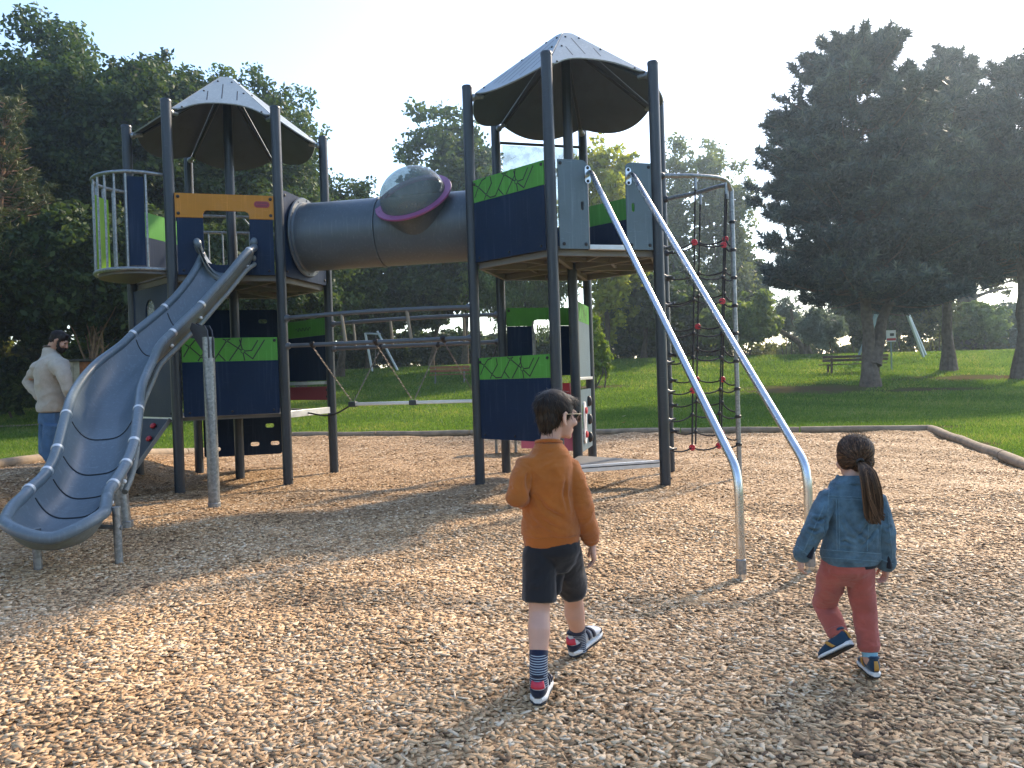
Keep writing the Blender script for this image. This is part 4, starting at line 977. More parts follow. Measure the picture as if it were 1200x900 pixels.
def hair_strands(me, parent, whorl, u, mat_, count, length, width, lift, stop=None, seed=3):
    rg = np.random.default_rng(seed)
    polys = me.polygons; idx = rg.integers(0, len(polys), count); roots = []; dirs = []
    for i in idx:
        p = polys[int(i)]; c = p.center; n_ = p.normal; away = (c - whorl); away -= n_ * away.dot(n_)
        dv = (away.normalized() * .8 - u * .75); dv -= n_ * dv.dot(n_)
        if dv.length < 1e-4: dv = V3(1, 0, 0)
        dv = (dv.normalized() + V3(*rg.normal(0, .22, 3))).normalized(); roots.append(Vector(c)); dirs.append((Vector(n_), dv))
    ln = rg.uniform(.55, 1.1, count) * length; lf = rg.uniform(.3, 1.0, count) * lift; lf[::14] *= 2.6; ln[::14] *= 1.15
    V = []; Fc = []; T = []; tn = rg.uniform(0, 1, count) ** 1.6
    for i, (p, (n_, dv)) in enumerate(zip(roots, dirs)):
        o = len(V); x = n_.cross(dv).normalized(); bend = rg.uniform(-.15, .15)
        for j, t in enumerate((0, .35, .7, 1.0)):
            q = p + dv * (ln[i] * t) + x * (bend * ln[i] * t * t) + n_ * (lf[i] * (math.sin(t * 2.4)) - .0035 - .16 * ln[i] * t * t); w = width * (1, .95, .7, .15)[j]
            V += [tuple(q - x * w), tuple(q + x * w)]; T += [tn[i]] * 2
        for j in range(3): Fc.append((o + 2 * j, o + 2 * j + 1, o + 2 * j + 3, o + 2 * j + 2))
    m2 = np_mesh('hair_strands', V, Fc, T); m2.polygons.foreach_set('use_smooth', [True] * len(Fc))
    return link('hair_strands', m2, mat_, parent)

# ---- the girl
def girl():
    root = thing('person', 'small girl in a denim jacket and brick red trousers walking away, brown ponytail', 'person', (1.45, 3.3, 0))
    fw = V3(-.06, 1, 0).normalized(); rt = V3(fw.y, -fw.x, 0)
    headc = at(1000.5, 535.5, 3.27); hf = V3(-.30, .95, -.10).normalized()
    neck = at(998, 560, 3.25); chest = at(1000, 590, 3.24); waist = at(999, 630, 3.25); hip = at(992, 662, 3.26)
    shL = at(971, 580, 3.23); elL = at(955, 617, 3.20); wrL = at(940, 649, 3.23)
    shR = at(1027, 583, 3.24); elR = at(1037, 624, 3.21); wrR = at(1038, 660, 3.25)
    hipL = at(978, 667, 3.26); knL = at(966, 708, 3.40); anL = at(985, 749, 3.28)
    hipR = at(1006, 667, 3.26); knR = at(1013, 715, 3.28); anR = at(1019, 765, 3.24)
    b = MB(); W, r, f, u = head_shapes(b, headc, hf, Z, .84)
    b.tube([chest, neck - Z * .01, headc - Z * .045 - hf * .015], [.045, .034, .038], 14, ball=True)
    cross_rings(b, [(hip, .085, .065), (waist, .08, .06), (chest, .09, .06), (neck - Z * .02, .05, .04)], fw)
    b.tube([shL, elL, wrL], [.03, .025, .018], 12, ball=True); b.tube([shR, elR, wrR], [.03, .025, .018], 12, ball=True)
    for a, k, n in ((hipL, knL, anL), (hipR, knR, anR)):
        b.tube([a, k, k.lerp(n, .35), n], [.055, .04, .04, .028], 14, ball=True); b.tube([n, n - Z * .03], .027, 12, ball=True)
    body = fuse(b, .0045, 4)
    dL = (wrL - elL).normalized(); dR = (wrR - elR).normalized()
    hL = hand_mesh(wrL + dL * .012, V3(-.05, .1, -1), V3(1, .1, 0), V3(-.1, 1, 0), .72, .9)
    hR = hand_mesh(wrR + dR * .008, V3(.0, .12, -1), V3(-1, .1, 0), V3(0, 1, 0), .72, .9)
    link('body', joinm([body, hL, hR], 'body'), skin, root)
    # jacket
    den = cloth('denim', (.092, .165, .222), .38, 26, .7, 420, .8, .1, dirt=(.15, .24, .30)); den2 = cloth('denim_pale_seam', (.12, .21, .27), .2, 60, .5, 500); dkin = cloth('dark_lining', (.012, .014, .022))
    s = MB(); hem = at(997, 656, 3.255)
    cross_rings(s, [(hem + Z * .005, .120, .088), (hem + Z * .03, .122, .09), (waist + Z * .03, .118, .088), (chest - Z * .02, .115, .083), (chest + Z * .025, .110, .076), (neck - Z * .018, .088, .06), (neck + Z * .004, .05, .044)], fw)
    s.tube([shL + rt * .03 - Z * .008, shL - Z * .016, shL.lerp(elL, .5), elL, elL.lerp(wrL, .5), wrL - dL * .004], [.043, .043, .041, .040, .039, .038], 18, ball=True)
    s.tube([shR - rt * .03 - Z * .008, shR - Z * .016, shR.lerp(elR, .5), elR, elR.lerp(wrR, .5), wrR - dR * .004], [.043, .043, .041, .040, .039, .038], 18, ball=True)
    me = fuse(s, .0044, 6)
    bk = lambda *pp: [at(x, y, 3.17) for x, y in pp]
    creases(me, [(bk((985, 600), (1000, 622), (1020, 634)), .005, .008), (bk((1022, 600), (1012, 618), (1000, 632)), .006, .008), (bk((1028, 618), (1018, 630), (1008, 640)), .005, .007), (bk((968, 604), (966, 624), (966, 646)), .007, .007), (bk((1031, 606), (1030, 626), (1031, 646)), .007, .007),
                 (bk((948, 604), (958, 610), (966, 608)), .006, .006), (bk((944, 618), (954, 622), (962, 618)), .006, .006), (bk((940, 634), (948, 638), (956, 633)), .004, .005), (bk((1032, 616), (1040, 620), (1048, 616)), .006, .006), (bk((1032, 632), (1040, 637), (1049, 634)), .005, .005), (bk((975, 640), (990, 634), (1004, 640)), .004, .006), (bk((972, 596), (984, 606), (990, 622)), .004, .007), (bk((966, 575), (962, 590), (958, 604)), .004, .006), (bk((1034, 578), (1038, 594), (1042, 606)), .004, .006)], 2.1)
    folds(me, .0040, 9, (1, 1, 1.1), 2.9); folds(me, .0018, 28, (1, 1, 1.2), 8.2)
    jk = link('jacket', me, den, root)
    bv = BVHTree.FromPolygons([v.co for v in me.vertices], [tuple(p.vertices) for p in me.polygons])
    st = MB()
    def seam(pix, rad=.0022):
        pts = []
        for (x, y) in pix:
            d = (at(x, y, 3.3) - O).normalized(); hit = bv.ray_cast(O + d * 2.0, d)
            if hit[0] is not None: pts.append(hit[0] + hit[1] * .0006)
        if len(pts) > 2: st.tube(pts, rad, 6)
    lin = lambda a, b_, n=22: [(a[0] + (b_[0] - a[0]) * t, a[1] + (b_[1] - a[1]) * t) for t in np.linspace(0, 1, n)]
    seam(lin((970, 581), (1032, 584))); seam(lin((970, 584), (1032, 587)), .0014)
    seam(lin((980, 585), (981, 644))); seam(lin((983, 585), (984, 644)), .0014); seam(lin((1020, 588), (1016, 646)))
    seam(lin((962, 644), (1032, 649))); seam(lin((962, 653), (1032, 658)), .0018)
    seam(lin((972, 568), (970, 600), 14)); seam(lin((1029, 572), (1033, 604), 14))
    seam(lin((966, 592), (941, 648))); seam(lin((1040, 600), (1046, 655))); seam(lin((934, 640), (946, 650), 10)); seam(lin((1032, 655), (1047, 661), 10))
    st.build('stitching', den2, jk)
    c = MB(); cross_rings(c, [(hem - Z * .012, .114, .082), (hem + Z * .004, .120, .088), (hem + Z * .030, .124, .092), (hem + Z * .034, .120, .089)], fw); c.build('waistband', den, jk)
    c = MB(); q = [(neck + Z * (-.004 + .010 * (1 - abs(a - 1.5 * PI) / PI * .6)) + rt * math.cos(a) * .052 + fw * math.sin(a) * .046) for a in np.linspace(1.0 * PI - .7, 2 * PI + .7, 21)]
    rs = [[p + (p - neck).normalized() * .010 - Z * .016, p + (p - neck).normalized() * .026 - Z * .024, p + (p - neck).normalized() * .008 + Z * .010, p + Z * .008] for p in q]; c.rings(rs); c.build('collar', den, jk, sharp=60)
    for d_, wr_, sx in ((dL, wrL, 1), (dR, wrR, -1)):
        c = MB(); c.tube([wr_ - d_ * .028, wr_ - d_ * .024, wr_ + d_ * .006, wr_ + d_ * .008], [.0370, .0395, .0385, .034], 18); c.build('cuff', den, jk)
        c = MB(); p0 = wr_ - d_ * .05 + rt * (.012 * sx) - fw * .041; c.tube([p0, p0 + d_ * .03 + rt * .003, p0 + d_ * .058 + rt * .004], [.002, .009, .013], 8); c.build('cuff_opening', dkin, jk)
    c = MB(); cross_rings(c, [(hem - Z * .026, .106, .074), (hem - Z * .0, .108, .076)], fw); c.build('undershirt', dkin, root)
    # trousers
    tr = cloth('brick_jersey', (.43, .105, .078), .16, 12, .6, 400)
    s = MB(); cross_rings(s, [(hip - Z * .09, .050, .028), (hip - Z * .060, .080, .052), (hip - Z * .02, .101, .080), (hip + Z * .01, .102, .080), (hip + Z * .03, .098, .074)], fw)
    cL = knL.lerp(anL, .90); cR = knR.lerp(anR, .93)
    s.tube([hipL + Z * .03, hipL, hipL.lerp(knL, .5), knL, knL.lerp(cL, .5), cL], [.05, .062, .057, .049, .045, .039], 18, ball=False)
    s.tube([hipR + Z * .03, hipR, hipR.lerp(knR, .5), knR, knR.lerp(cR, .5), cR], [.05, .062, .055, .047, .044, .041], 18, ball=False)
    s.ell(knL, .049, .049, .049)
    me = fuse(s, .0044, 11)
    creases(me, [(bk((952, 702), (966, 705), (982, 698)), .008, .006), (bk((954, 711), (968, 714), (982, 708)), .006, .006), (bk((990, 686), (1003, 694), (1022, 692)), .005, .007), (bk((1000, 718), (1012, 722), (1026, 717)), .005, .006), (bk((1002, 732), (1014, 737), (1028, 734)), .004, .005), (bk((1005, 752), (1016, 757), (1028, 752)), .004, .005), (bk((972, 728), (982, 731), (992, 724)), .004, .005), (bk((960, 672), (975, 682), (990, 684)), .004, .007)])
    folds(me, .0045, 9, (1, 1, 1.6), 5.5); folds(me, .0016, 26, (1, 1, 1.6), 1.5)
    to = link('trousers', me, tr, root)
    for k, c_ in ((knL, cL), (knR, cR)):
        d = (c_ - k).normalized(); q = MB(); q.tube([c_ - d * .03, c_ - d * .024, c_ + d * .004, c_ + d * .008], [.039, .043, .040, .034], 18); q.build('leg_cuff', tr, to)
    sk = cloth('pale_blue_knit', (.22, .42, .52))
    for k, n in ((knL, anL), (knR, anR)):
        d = (k - n).normalized(); sock(root, n - d * .015, n + d * .05, .032, .032, sk)
    up = cloth('navy_canvas', (.022, .05, .085), .15, 20); ms = mat('mustard_trim', (.48, .24, .04), .6); sole = mat('white_sole', (.70, .71, .70), .6, 0, .05, 20); tread = mat('black_tread', (.012, .012, .013), .7)
    hr = V3(anR.x + .003, anR.y - .05, .002)
    shoe(root, hr, R(6), 0, .17, up, sole, tread, [('narrow_tab', ms), ('side_stripe', ms), ('lining', up)])
    yaw, pit = R(-48), R(-36); f0 = V3(math.sin(yaw), math.cos(yaw), 0); f_ = f0 * math.cos(pit) + Z * math.sin(pit)
    hl = at(1000, 757, 3.22); 
    shoe(root, hl, yaw, pit, .17, up, sole, tread, [('narrow_tab', ms), ('side_stripe', ms), ('lining', up)], roll=R(-20))
    # hair: cap, combed strands to the tie, ponytail
    s_ = .84; Wt = lambda x, y, z: headc + (r * x + f * y + u * z) * s_
    h = MB(); h.ell(Wt(0, -.016, .036), .080 * s_, .094 * s_, .080 * s_, r, f, u, 24, 16); h.ell(Wt(0, -.050, -.020), .066 * s_, .050 * s_, .058 * s_, r, f, u, 18, 12)
    for sx in (-1, 1): h.ell(Wt(sx * .056, .002, .000), .026 * s_, .050 * s_, .062 * s_, r, f, u)
    me = fuse(h, .004, 4); hb = link('hair', me, mat('hair_base_brown', (.025, .014, .009), .6), root)
    bvh = BVHTree.FromPolygons([v.co for v in me.vertices], [tuple(p.vertices) for p in me.polygons])
    tie = at(1008.5, 541, 3.165); hit = bvh.find_nearest(tie); tie = hit[0] + hit[1] * .008
    rg = np.random.default_rng(9); V = []; Fc = []; T = []
    polys = me.polygons
    def ribbon(pts, w0, tint, ref):
        o = len(V); n = len(pts)
        for j, q in enumerate(pts):
            tan = pts[min(j + 1, n - 1)] - pts[max(j - 1, 0)]; x = tan.cross(ref); x = x.normalized() if x.length > 1e-7 else V3(1, 0, 0)
            w = w0 * (1 - .6 * (j / (n - 1)) ** 3); V.append(tuple(q - x * w)); V.append(tuple(q + x * w)); T.extend([tint, tint])
        for j in range(n - 1): Fc.append((o + 2 * j, o + 2 * j + 1, o + 2 * j + 3, o + 2 * j + 2))
    for i in rg.integers(0, len(polys), 2600):
        p = Vector(polys[int(i)].center); n_ = Vector(polys[int(i)].normal); lf = rg.uniform(.0005, .004); pts = []
        if (p - headc).dot(f) > .062: continue
        jt = V3(*rg.normal(0, .006, 3)); tgt = tie + V3(*rg.normal(0, .006, 3))
        for t in np.linspace(0, 1, 7):
            q = p.lerp(tgt, t) + jt * math.sin(t * PI)
            hh = bvh.find_nearest(q)
            if hh[0] is not None: q = hh[0] + hh[1] * (lf * math.sin(PI * min(1, t * .9 + .1)) + .0008 + .006 * t ** 3)
            pts.append(q)
        ribbon(pts, .0013, rg.uniform(0, 1) ** 1.5, n_)
    for k in range(130):      # loose baby hairs
        p = Wt(rg.uniform(-.06, .06), rg.uniform(-.09, .02), .11 + rg.uniform(-.02, 0)); hh = bvh.find_nearest(p); q = hh[0]
        dv = (hh[1] + V3(*rg.normal(0, .7, 3))).normalized(); ribbon([q, q + dv * .012, q + dv * .022 + V3(*rg.normal(0, .004, 3))], .0006, rg.uniform(.3, 1), V3(0, 1, 0))
    m2 = np_mesh('hair_strands', V, Fc, T); link('hair_strands', m2, hair_girl, hb)
    V.clear(); Fc.clear(); T.clear()
    axis_p = catmull([tie, at(1014, 549, 3.135), at(1019, 566, 3.12), at(1022, 585, 3.125), at(1023, 604, 3.13), at(1025, 614, 3.13)], 5)
    locks = []
    for k in range(1300):
        lk = k % 30
        if k < 30: locks.append((rg.uniform(0, 2 * PI), math.sqrt(rg.uniform(0, 1)), rg.uniform(.7, 1.25), rg.uniform(.62, 1.0), rg.uniform(0, 6), rg.uniform(.002, .020)))
        a, rr, out, L_, wv, cur = locks[lk]; a += rg.normal(0, .16); rr = max(0, min(1.1, rr + rg.normal(0, .07))); L_ = min(1.0, max(.4, L_ + rg.normal(0, .05))); wv += rg.normal(0, .15); pts = []
        for t in np.linspace(0, 1, 10):
            i = t * L_ * (len(axis_p) - 1); j = int(min(i, len(axis_p) - 1.001)); c = axis_p[j].lerp(axis_p[j + 1], i - j)
            wd = np.interp(t * L_, [0, .08, .25, .55, .8, 1], [.008, .018, .034, .040, .036, .028]) * rr * out
            c = c + V3(math.cos(a), 0, 0) * wd * .95 + V3(0, math.sin(a), 0) * wd * .55 + V3(math.cos(wv + t * 6), math.sin(wv + t * 5) * .5, 0) * cur * t * t
            if L_ > .85 and a < 2.2: c += V3(.045, 0, .022) * max(0, t - .75) * 2.2
            pts.append(c)
        ribbon(pts, .0016, min(1, rg.uniform(0, .8) ** 1.3 + .3 * rr * rg.uniform(0, 1)), V3(0, 1, 0))
    pt = link('ponytail', np_mesh('ponytail', V, Fc, T), hair_girl, root)
    c = MB(); tx, ty = frame_from(axis_p[2] - axis_p[0]); c.tube([axis_p[0].lerp(axis_p[1], .3) + (tx * math.cos(a) + ty * math.sin(a)) * .012 for a in np.linspace(0, 2 * PI, 15)], .0055, 8, False); c.build('hair_tie', M['black'], pt)
    for sx in (-1, 1):
        e = MB(); e.ell(Wt(sx * .03, .071, -.008), .010, .010, .010); e.build('eye', eyemat, root)
    return root

# ---- the man behind the slide
def man():
    gx, gy = -5.55, 9.25; g = gf(gx, gy)
    root = thing('person', 'bearded man in a cream fleece and blue jeans standing behind the slide, looking down', 'person', (gx, gy, g))
    D = 9.2; J = lambda x, y, dy=0: at(x, y, D + dy)
    fw = V3(.86, .50, 0).normalized(); rt = V3(fw.y, -fw.x, 0)
    headc = J(69.5, 399); hf = V3(.86, .22, -.42).normalized(); hu = (Z - hf * hf.z).normalized()
    neck = J(59, 413); chest = J(57, 437); waist = J(61, 470); hip = J(60, 490)
    shN = J(72, 429, -.21); elN = J(79, 455, -.26); wrN = J(92, 476, -.02)
    shF = J(46, 431, .15); elF = J(33, 447, .20); wrF = J(45, 464, .12)
    hN = J(63, 497, -.09); kN = J(57, 530, -.08); aN = V3(gx + .02, gy - .09, g + .09)
    hF = J(57, 497, .10); kF = J(55, 530, .16); aF = V3(gx - .06, gy + .14, g + .09)
    b = MB(); W, r, f, u = head_shapes(b, headc, hf, hu, 1.08); ear_shapes(b, W, r, f, u, 1.08)
    b.tube([chest, neck, headc - hu * .05 - hf * .03], [.08, .062, .062], 14, ball=True)
    cross_rings(b, [(hip + Z * .02, .12, .085), (waist, .13, .095), (chest, .16, .10), (neck - Z * .05, .10, .07)], fw)
    b.tube([shN - rt * .05 - Z * .05, elN, wrN], [.045, .04, .032], 12, ball=True); b.tube([shF + rt * .05 - Z * .05, elF, wrF], [.045, .04, .032], 12, ball=True)
    for a, k, n in ((hN, kN, aN), (hF, kF, aF)): b.tube([hip + Z * .02, a.lerp(k, .38), k, n], [.06, .062, .055, .042], 14, ball=True)
    body = fuse(b, .009, 3)
    h1 = hand_mesh(wrN + (wrN - elN).normalized() * .03, wrN - elN, V3(0, 0, -1), V3(0, 1, .2), 1.12, .6)
    h2 = hand_mesh(wrF + (wrF - elF).normalized() * .01, V3(.45, .65, -.6), V3(0, -1, 0), V3(.3, 0, 1), .95, .6)
    link('body', joinm([body, h1, h2], 'body'), skin_man, root)
    fl = cloth('cream_fleece', (.44, .38, .31), .10, 18, .5, 120, .95, .3)
    s = MB(); hem = J(60.5, 482)
    cross_rings(s, [(hem, .195, .15), (hem + Z * .05, .205, .16), (waist, .19, .15), (chest - Z * .08, .215, .155), (chest + Z * .02, .225, .15), (neck - Z * .12, .215, .135), (neck - Z * .045, .12, .10), (neck + Z * .02, .08, .075), (neck + Z * .07 + hf * .01, .078, .075)], fw)
    for sh_ in (shN, shF): s.tube([neck - Z * .055, neck.lerp(sh_, .55) - Z * .05, sh_.lerp(neck, .12) - Z * .055], [.085, .10, .095], 16, ball=True)
    s.tube([shN - rt * .10 + Z * .0, shN - rt * .02 - Z * .03, shN.lerp(elN, .5), elN, wrN], [.095, .082, .072, .064, .052], 18, ball=True); s.tube([shF + rt * .10 + Z * .0, shF + rt * .02 - Z * .03, shF.lerp(elF, .5), elF, wrF], [.095, .082, .072, .064, .052], 18, ball=True)
    me = fuse(s, .011, 14); folds(me, .012, 4.5, (1, 1, 1.4), 3.3); fo = link('fleece', me, fl, root)
    c = MB(); c.tube([neck + Z * .075 + hf * .01 + (rt * math.cos(a) + fw * math.sin(a)) * .074 for a in np.linspace(0, 2 * PI, 21)], .012, 8, False); c.build('collar_edge', cloth('brown_binding', (.10, .07, .05)), fo)
    c = MB(); q = [W(.0, .0, 0)] * 0; c.tube([neck + fw * .085 + Z * .07, neck + fw * .11 + Z * .0, neck + fw * .135 - Z * .06], .006, 6); c.build('zip', cloth('zip_brown', (.10, .07, .05)), fo)
    jm = cloth('blue_jeans', (.075, .145, .26), .2, 8, .4, 500, .85, .1, dirt=(.12, .2, .32))
    s = MB(); cross_rings(s, [(hip - Z * .06, .155, .13), (hip, .165, .135), (hip + Z * .07, .16, .125)], fw)
    s.tube([hN, kN, kN.lerp(aN, .5), aN - Z * .03], [.105, .085, .08, .075], 18); s.tube([hF, kF, kF.lerp(aF, .5), aF - Z * .03], [.105, .085, .08, .075], 18)
    me = fuse(s, .010, 4); folds(me, .008, 7, (1, 1, .8), 6.6); link('jeans', me, jm, root)
    up = cloth('grey_canvas', (.2, .19, .18)); so = mat('pale_sole', (.55, .54, .52), .7)
    for a in (aN, aF): shoe(root, V3(a.x - .06, a.y - .03, gf(a.x, a.y) + .01), R(58), 0, .29, up, so, so, [('lining', up)])
    h = MB(); s_ = 1.08; Wt = lambda x, y, z: headc + (r * x + f * y + u * z) * s_
    h.ell(Wt(0, -.016, .034), .078 * s_, .092 * s_, .079 * s_, r, f, u, 24, 16); h.ell(Wt(0, -.055, -.012), .064 * s_, .046 * s_, .052 * s_, r, f, u, 18, 12); h.ell(Wt(0, .030, .076), .054 * s_, .044 * s_, .026 * s_, r, f, u)
    for sx in (-1, 1): h.ell(Wt(sx * .064, .012, .015), .010 * s_, .016 * s_, .035 * s_, r, f, u)
    me = fuse(h, .007, 3); hm = mat('hair_base_dark', (.012, .008, .006), .6); hb = link('hair', me, hm, root)
    hair_strands(me, hb, Wt(.0, -.06, .10), u, hair_man, 1600, .035, .0018, .008)
    h = MB(); h.ell(Wt(0, .052, -.088), .050 * s_, .048 * s_, .040 * s_, r, f, u, 16, 10)
    for sx in (-1, 1): h.tube([Wt(sx * .064, .018, -.015), Wt(sx * .060, .028, -.055), Wt(sx * .045, .05, -.085)], [.012, .018, .022], 10, ball=True)
    h.tube([Wt(-.03, .082, -.068), Wt(0, .096, -.056), Wt(.03, .082, -.068)], .009, 8, ball=True)
    me = fuse(h, .006, 3); be = link('beard', me, hm, root); hair_strands(me, be, Wt(0, .0, .08), u, hair_man, 900, .024, .0016, .006, seed=8)
    for sx in (-1, 1):
        e = MB(); e.ell(Wt(sx * .03, .071, -.006), .012, .012, .012); e.build('eye', eyemat, root)
    return root

boy(); girl(); man()

# ------------------------------------------------------------------ ground
PB = [(-5.58, 18.92), (8.13, 14.79), (2.07, -3.0), (-8.0, -3.0), (-6.62, 9.2)]      # mulch area, first edge is the far one
def inside(x, y):
    x = np.asarray(x); y = np.asarray(y); c = np.zeros(x.shape, bool); n = len(PB)
    for i in range(n):
        (x1, y1), (x2, y2) = PB[i], PB[(i + 1) % n]
        t = ((y1 > y) != (y2 > y)) & (x < (x2 - x1) * (y - y1) / ((y2 - y1) or 1e-9) + x1); c ^= t
    return c
def lawn_mat():
    m = bpy.data.materials.new('lawn'); m.use_nodes = True; nt = m.node_tree; N = nt.nodes; L = nt.links; b = N["Principled BSDF"]
    b.inputs["Roughness"].default_value = .85; b.inputs["Specular IOR Level"].default_value = .0
    tc = N.new("ShaderNodeTexCoord")
    def nz(scale, det=6, rough=.6):
        n = N.new("ShaderNodeTexNoise"); n.inputs["Scale"].default_value = scale; n.inputs["Detail"].default_value = det; n.inputs["Roughness"].default_value = rough; L.new(tc.outputs["Object"], n.inputs["Vector"]); return n
    a = nz(.35); r = N.new("ShaderNodeValToRGB"); r.color_ramp.elements[0].position = .35; r.color_ramp.elements[1].position = .68
    r.color_ramp.elements[0].color = (.060, .115, .022, 1); r.color_ramp.elements[1].color = (.115, .180, .036, 1); L.new(a.outputs["Fac"], r.inputs["Fac"])
    f = nz(28, 8, .8); r2 = N.new("ShaderNodeValToRGB"); r2.color_ramp.elements[0].position = .3; r2.color_ramp.elements[1].position = .75
    r2.color_ramp.elements[0].color = (.45, .5, .4, 1); r2.color_ramp.elements[1].color = (1.45, 1.4, 1.2, 1); L.new(f.outputs["Fac"], r2.inputs["Fac"])
    mu = N.new("ShaderNodeMixRGB"); mu.blend_type = 'MULTIPLY'; mu.inputs[0].default_value = 1; L.new(r.outputs[0], mu.inputs[1]); L.new(r2.outputs[0], mu.inputs[2])
    at_ = N.new("ShaderNodeAttribute"); at_.attribute_name = 'bare'
    d = nz(1.2, 8, .7); ad = N.new("ShaderNodeMath"); ad.operation = 'MULTIPLY_ADD'; ad.inputs[1].default_value = 1.6; L.new(at_.outputs["Fac"], ad.inputs[0])
    sb = N.new("ShaderNodeMath"); sb.operation = 'SUBTRACT'; sb.inputs[1].default_value = 1.05; L.new(d.outputs["Fac"], sb.inputs[0]); L.new(sb.outputs[0], ad.inputs[2])
    cl = N.new("ShaderNodeClamp"); L.new(ad.outputs[0], cl.inputs[0])
    mx = N.new("ShaderNodeMixRGB"); mx.inputs[2].default_value = (.115, .085, .050, 1); L.new(cl.outputs[0], mx.inputs[0]); L.new(mu.outputs[0], mx.inputs[1]); L.new(mx.outputs[0], b.inputs["Base Color"])
    bp = N.new("ShaderNodeBump"); bp.inputs["Strength"].default_value = .8; bp.inputs["Distance"].default_value = .05; L.new(f.outputs["Fac"], bp.inputs["Height"]); L.new(bp.outputs[0], b.inputs["Normal"])
    return m
n = 330
g1 = np.sinh(np.linspace(-2.6, 2.6, n)) * 20.0
X, Y = np.meshgrid(g1, g1 + 14); Zg = gz(X, Y) - .16 * inside(X, Y)
Zg = Zg + np.where(inside(X, Y), 0, .012 * np.sin(X * 3.1) * np.sin(Y * 2.7))
Vg = np.stack([X, Y, Zg], -1).reshape(-1, 3); ii = np.arange(n * n).reshape(n, n)
Fg = np.stack([ii[:-1, :-1], ii[:-1, 1:], ii[1:, 1:], ii[1:, :-1]], -1).reshape(-1, 4)
me = np_mesh('lawn', Vg, Fg); me.polygons.foreach_set('use_smooth', [True] * len(Fg))
def bare_at(x, y):
    o = np.zeros(np.shape(x))
    for bx_, by_, rx_, ry_ in ((11.8, 30.5, 4.2, 2.6), (21, 33.5, 5.0, 1.8), (16, 29.0, 2.8, 1.2), (3.5, 34, 2.5, .9), (8.9, 15.6, .5, .4), (7.6, 12.2, .4, .5), (-12, 30, 3, .8)):
        o = np.maximum(o, np.exp(-((x - bx_) / rx_) ** 2 - ((y - by_) / ry_) ** 2))
    return o
bare = bare_at(Vg[:, 0], Vg[:, 1])
a_ = me.attributes.new('bare', 'FLOAT', 'POINT'); a_.data.foreach_set('value', bare.astype(np.float32))
structure(link('lawn', me, lawn_mat()))

# mulch bed
def mulch_z(x, y):
    dip = -.05 * np.exp(-((x + 3.1) ** 2 + (y - 4.75) ** 2) / .35) - .035 * np.exp(-((x - 1.7) ** 2 + (y - 4.55) ** 2) / .5) - .03 * np.exp(-((x + .3) ** 2 + (y - 7.6) ** 2) / .9) + .03 * np.exp(-((x + 2.2) ** 2 + (y - 4.6) ** 2) / .3)
    dip = dip + .012 * np.sin(x * 4.3 + 1.7 * np.sin(y * 2.9)) * np.sin(y * 3.7 + 1.2 * np.sin(x * 3.3))
    return gz(x, y) + dip + .018 * np.sin(x * 1.3 + .7) * np.sin(y * 1.1) + .012 * np.sin(x * 3.1 + y * 2.3) + .008 * np.sin(x * 6.3 - y * 5.1)
nu, nv_ = 150, 240
c0, c1, c2, c3 = [np.array(p) for p in ((-8.0, -3.0), (2.07, -3.0), (8.13, 14.79), (-5.58, 18.92))]
U, Vv = np.meshgrid(np.linspace(0, 1, nu), np.linspace(0, 1, nv_) ** .8)
XY = ((c0 * (1 - U[..., None]) + c1 * U[..., None]) * (1 - Vv[..., None]) + (c3 * (1 - U[..., None]) + c2 * U[..., None]) * Vv[..., None])
ZZ = mulch_z(XY[..., 0], XY[..., 1]) + .004 * rng.normal(size=XY.shape[:2])
ii = np.arange(nu * nv_).reshape(nv_, nu); Fm = np.stack([ii[:-1, :-1], ii[:-1, 1:], ii[1:, 1:], ii[1:, :-1]], -1).reshape(-1, 4)
me = np_mesh('mulch_bed', np.concatenate([XY, ZZ[..., None]], -1).reshape(-1, 3), Fm); me.polygons.foreach_set('use_smooth', [True] * len(Fm))
def mulch_mat():
    m = bpy.data.materials.new('mulch'); m.use_nodes = True; nt = m.node_tree; N = nt.nodes; L = nt.links; b = N["Principled BSDF"]; b.inputs["Roughness"].default_value = .9
    tc = N.new("ShaderNodeTexCoord"); v = N.new("ShaderNodeTexVoronoi"); v.inputs["Scale"].default_value = 45; v.inputs["Randomness"].default_value = 1; L.new(tc.outputs["Object"], v.inputs["Vector"])
    sp_ = N.new("ShaderNodeSeparateColor"); L.new(v.outputs["Color"], sp_.inputs[0]); r = N.new("ShaderNodeValToRGB"); el = r.color_ramp.elements
    el[0].color = (.18, .105, .048, 1); el[1].color = (.50, .32, .16, 1); e = el.new(.5); e.color = (.33, .20, .095, 1); L.new(sp_.outputs[0], r.inputs["Fac"]); L.new(r.outputs[0], b.inputs["Base Color"])
    bp = N.new("ShaderNodeBump"); bp.inputs["Strength"].default_value = 1; bp.inputs["Distance"].default_value = .02; L.new(sp_.outputs[1], bp.inputs["Height"]); L.new(bp.outputs[0], b.inputs["Normal"]); return m
structure(link('mulch_bed', me, mulch_mat()))

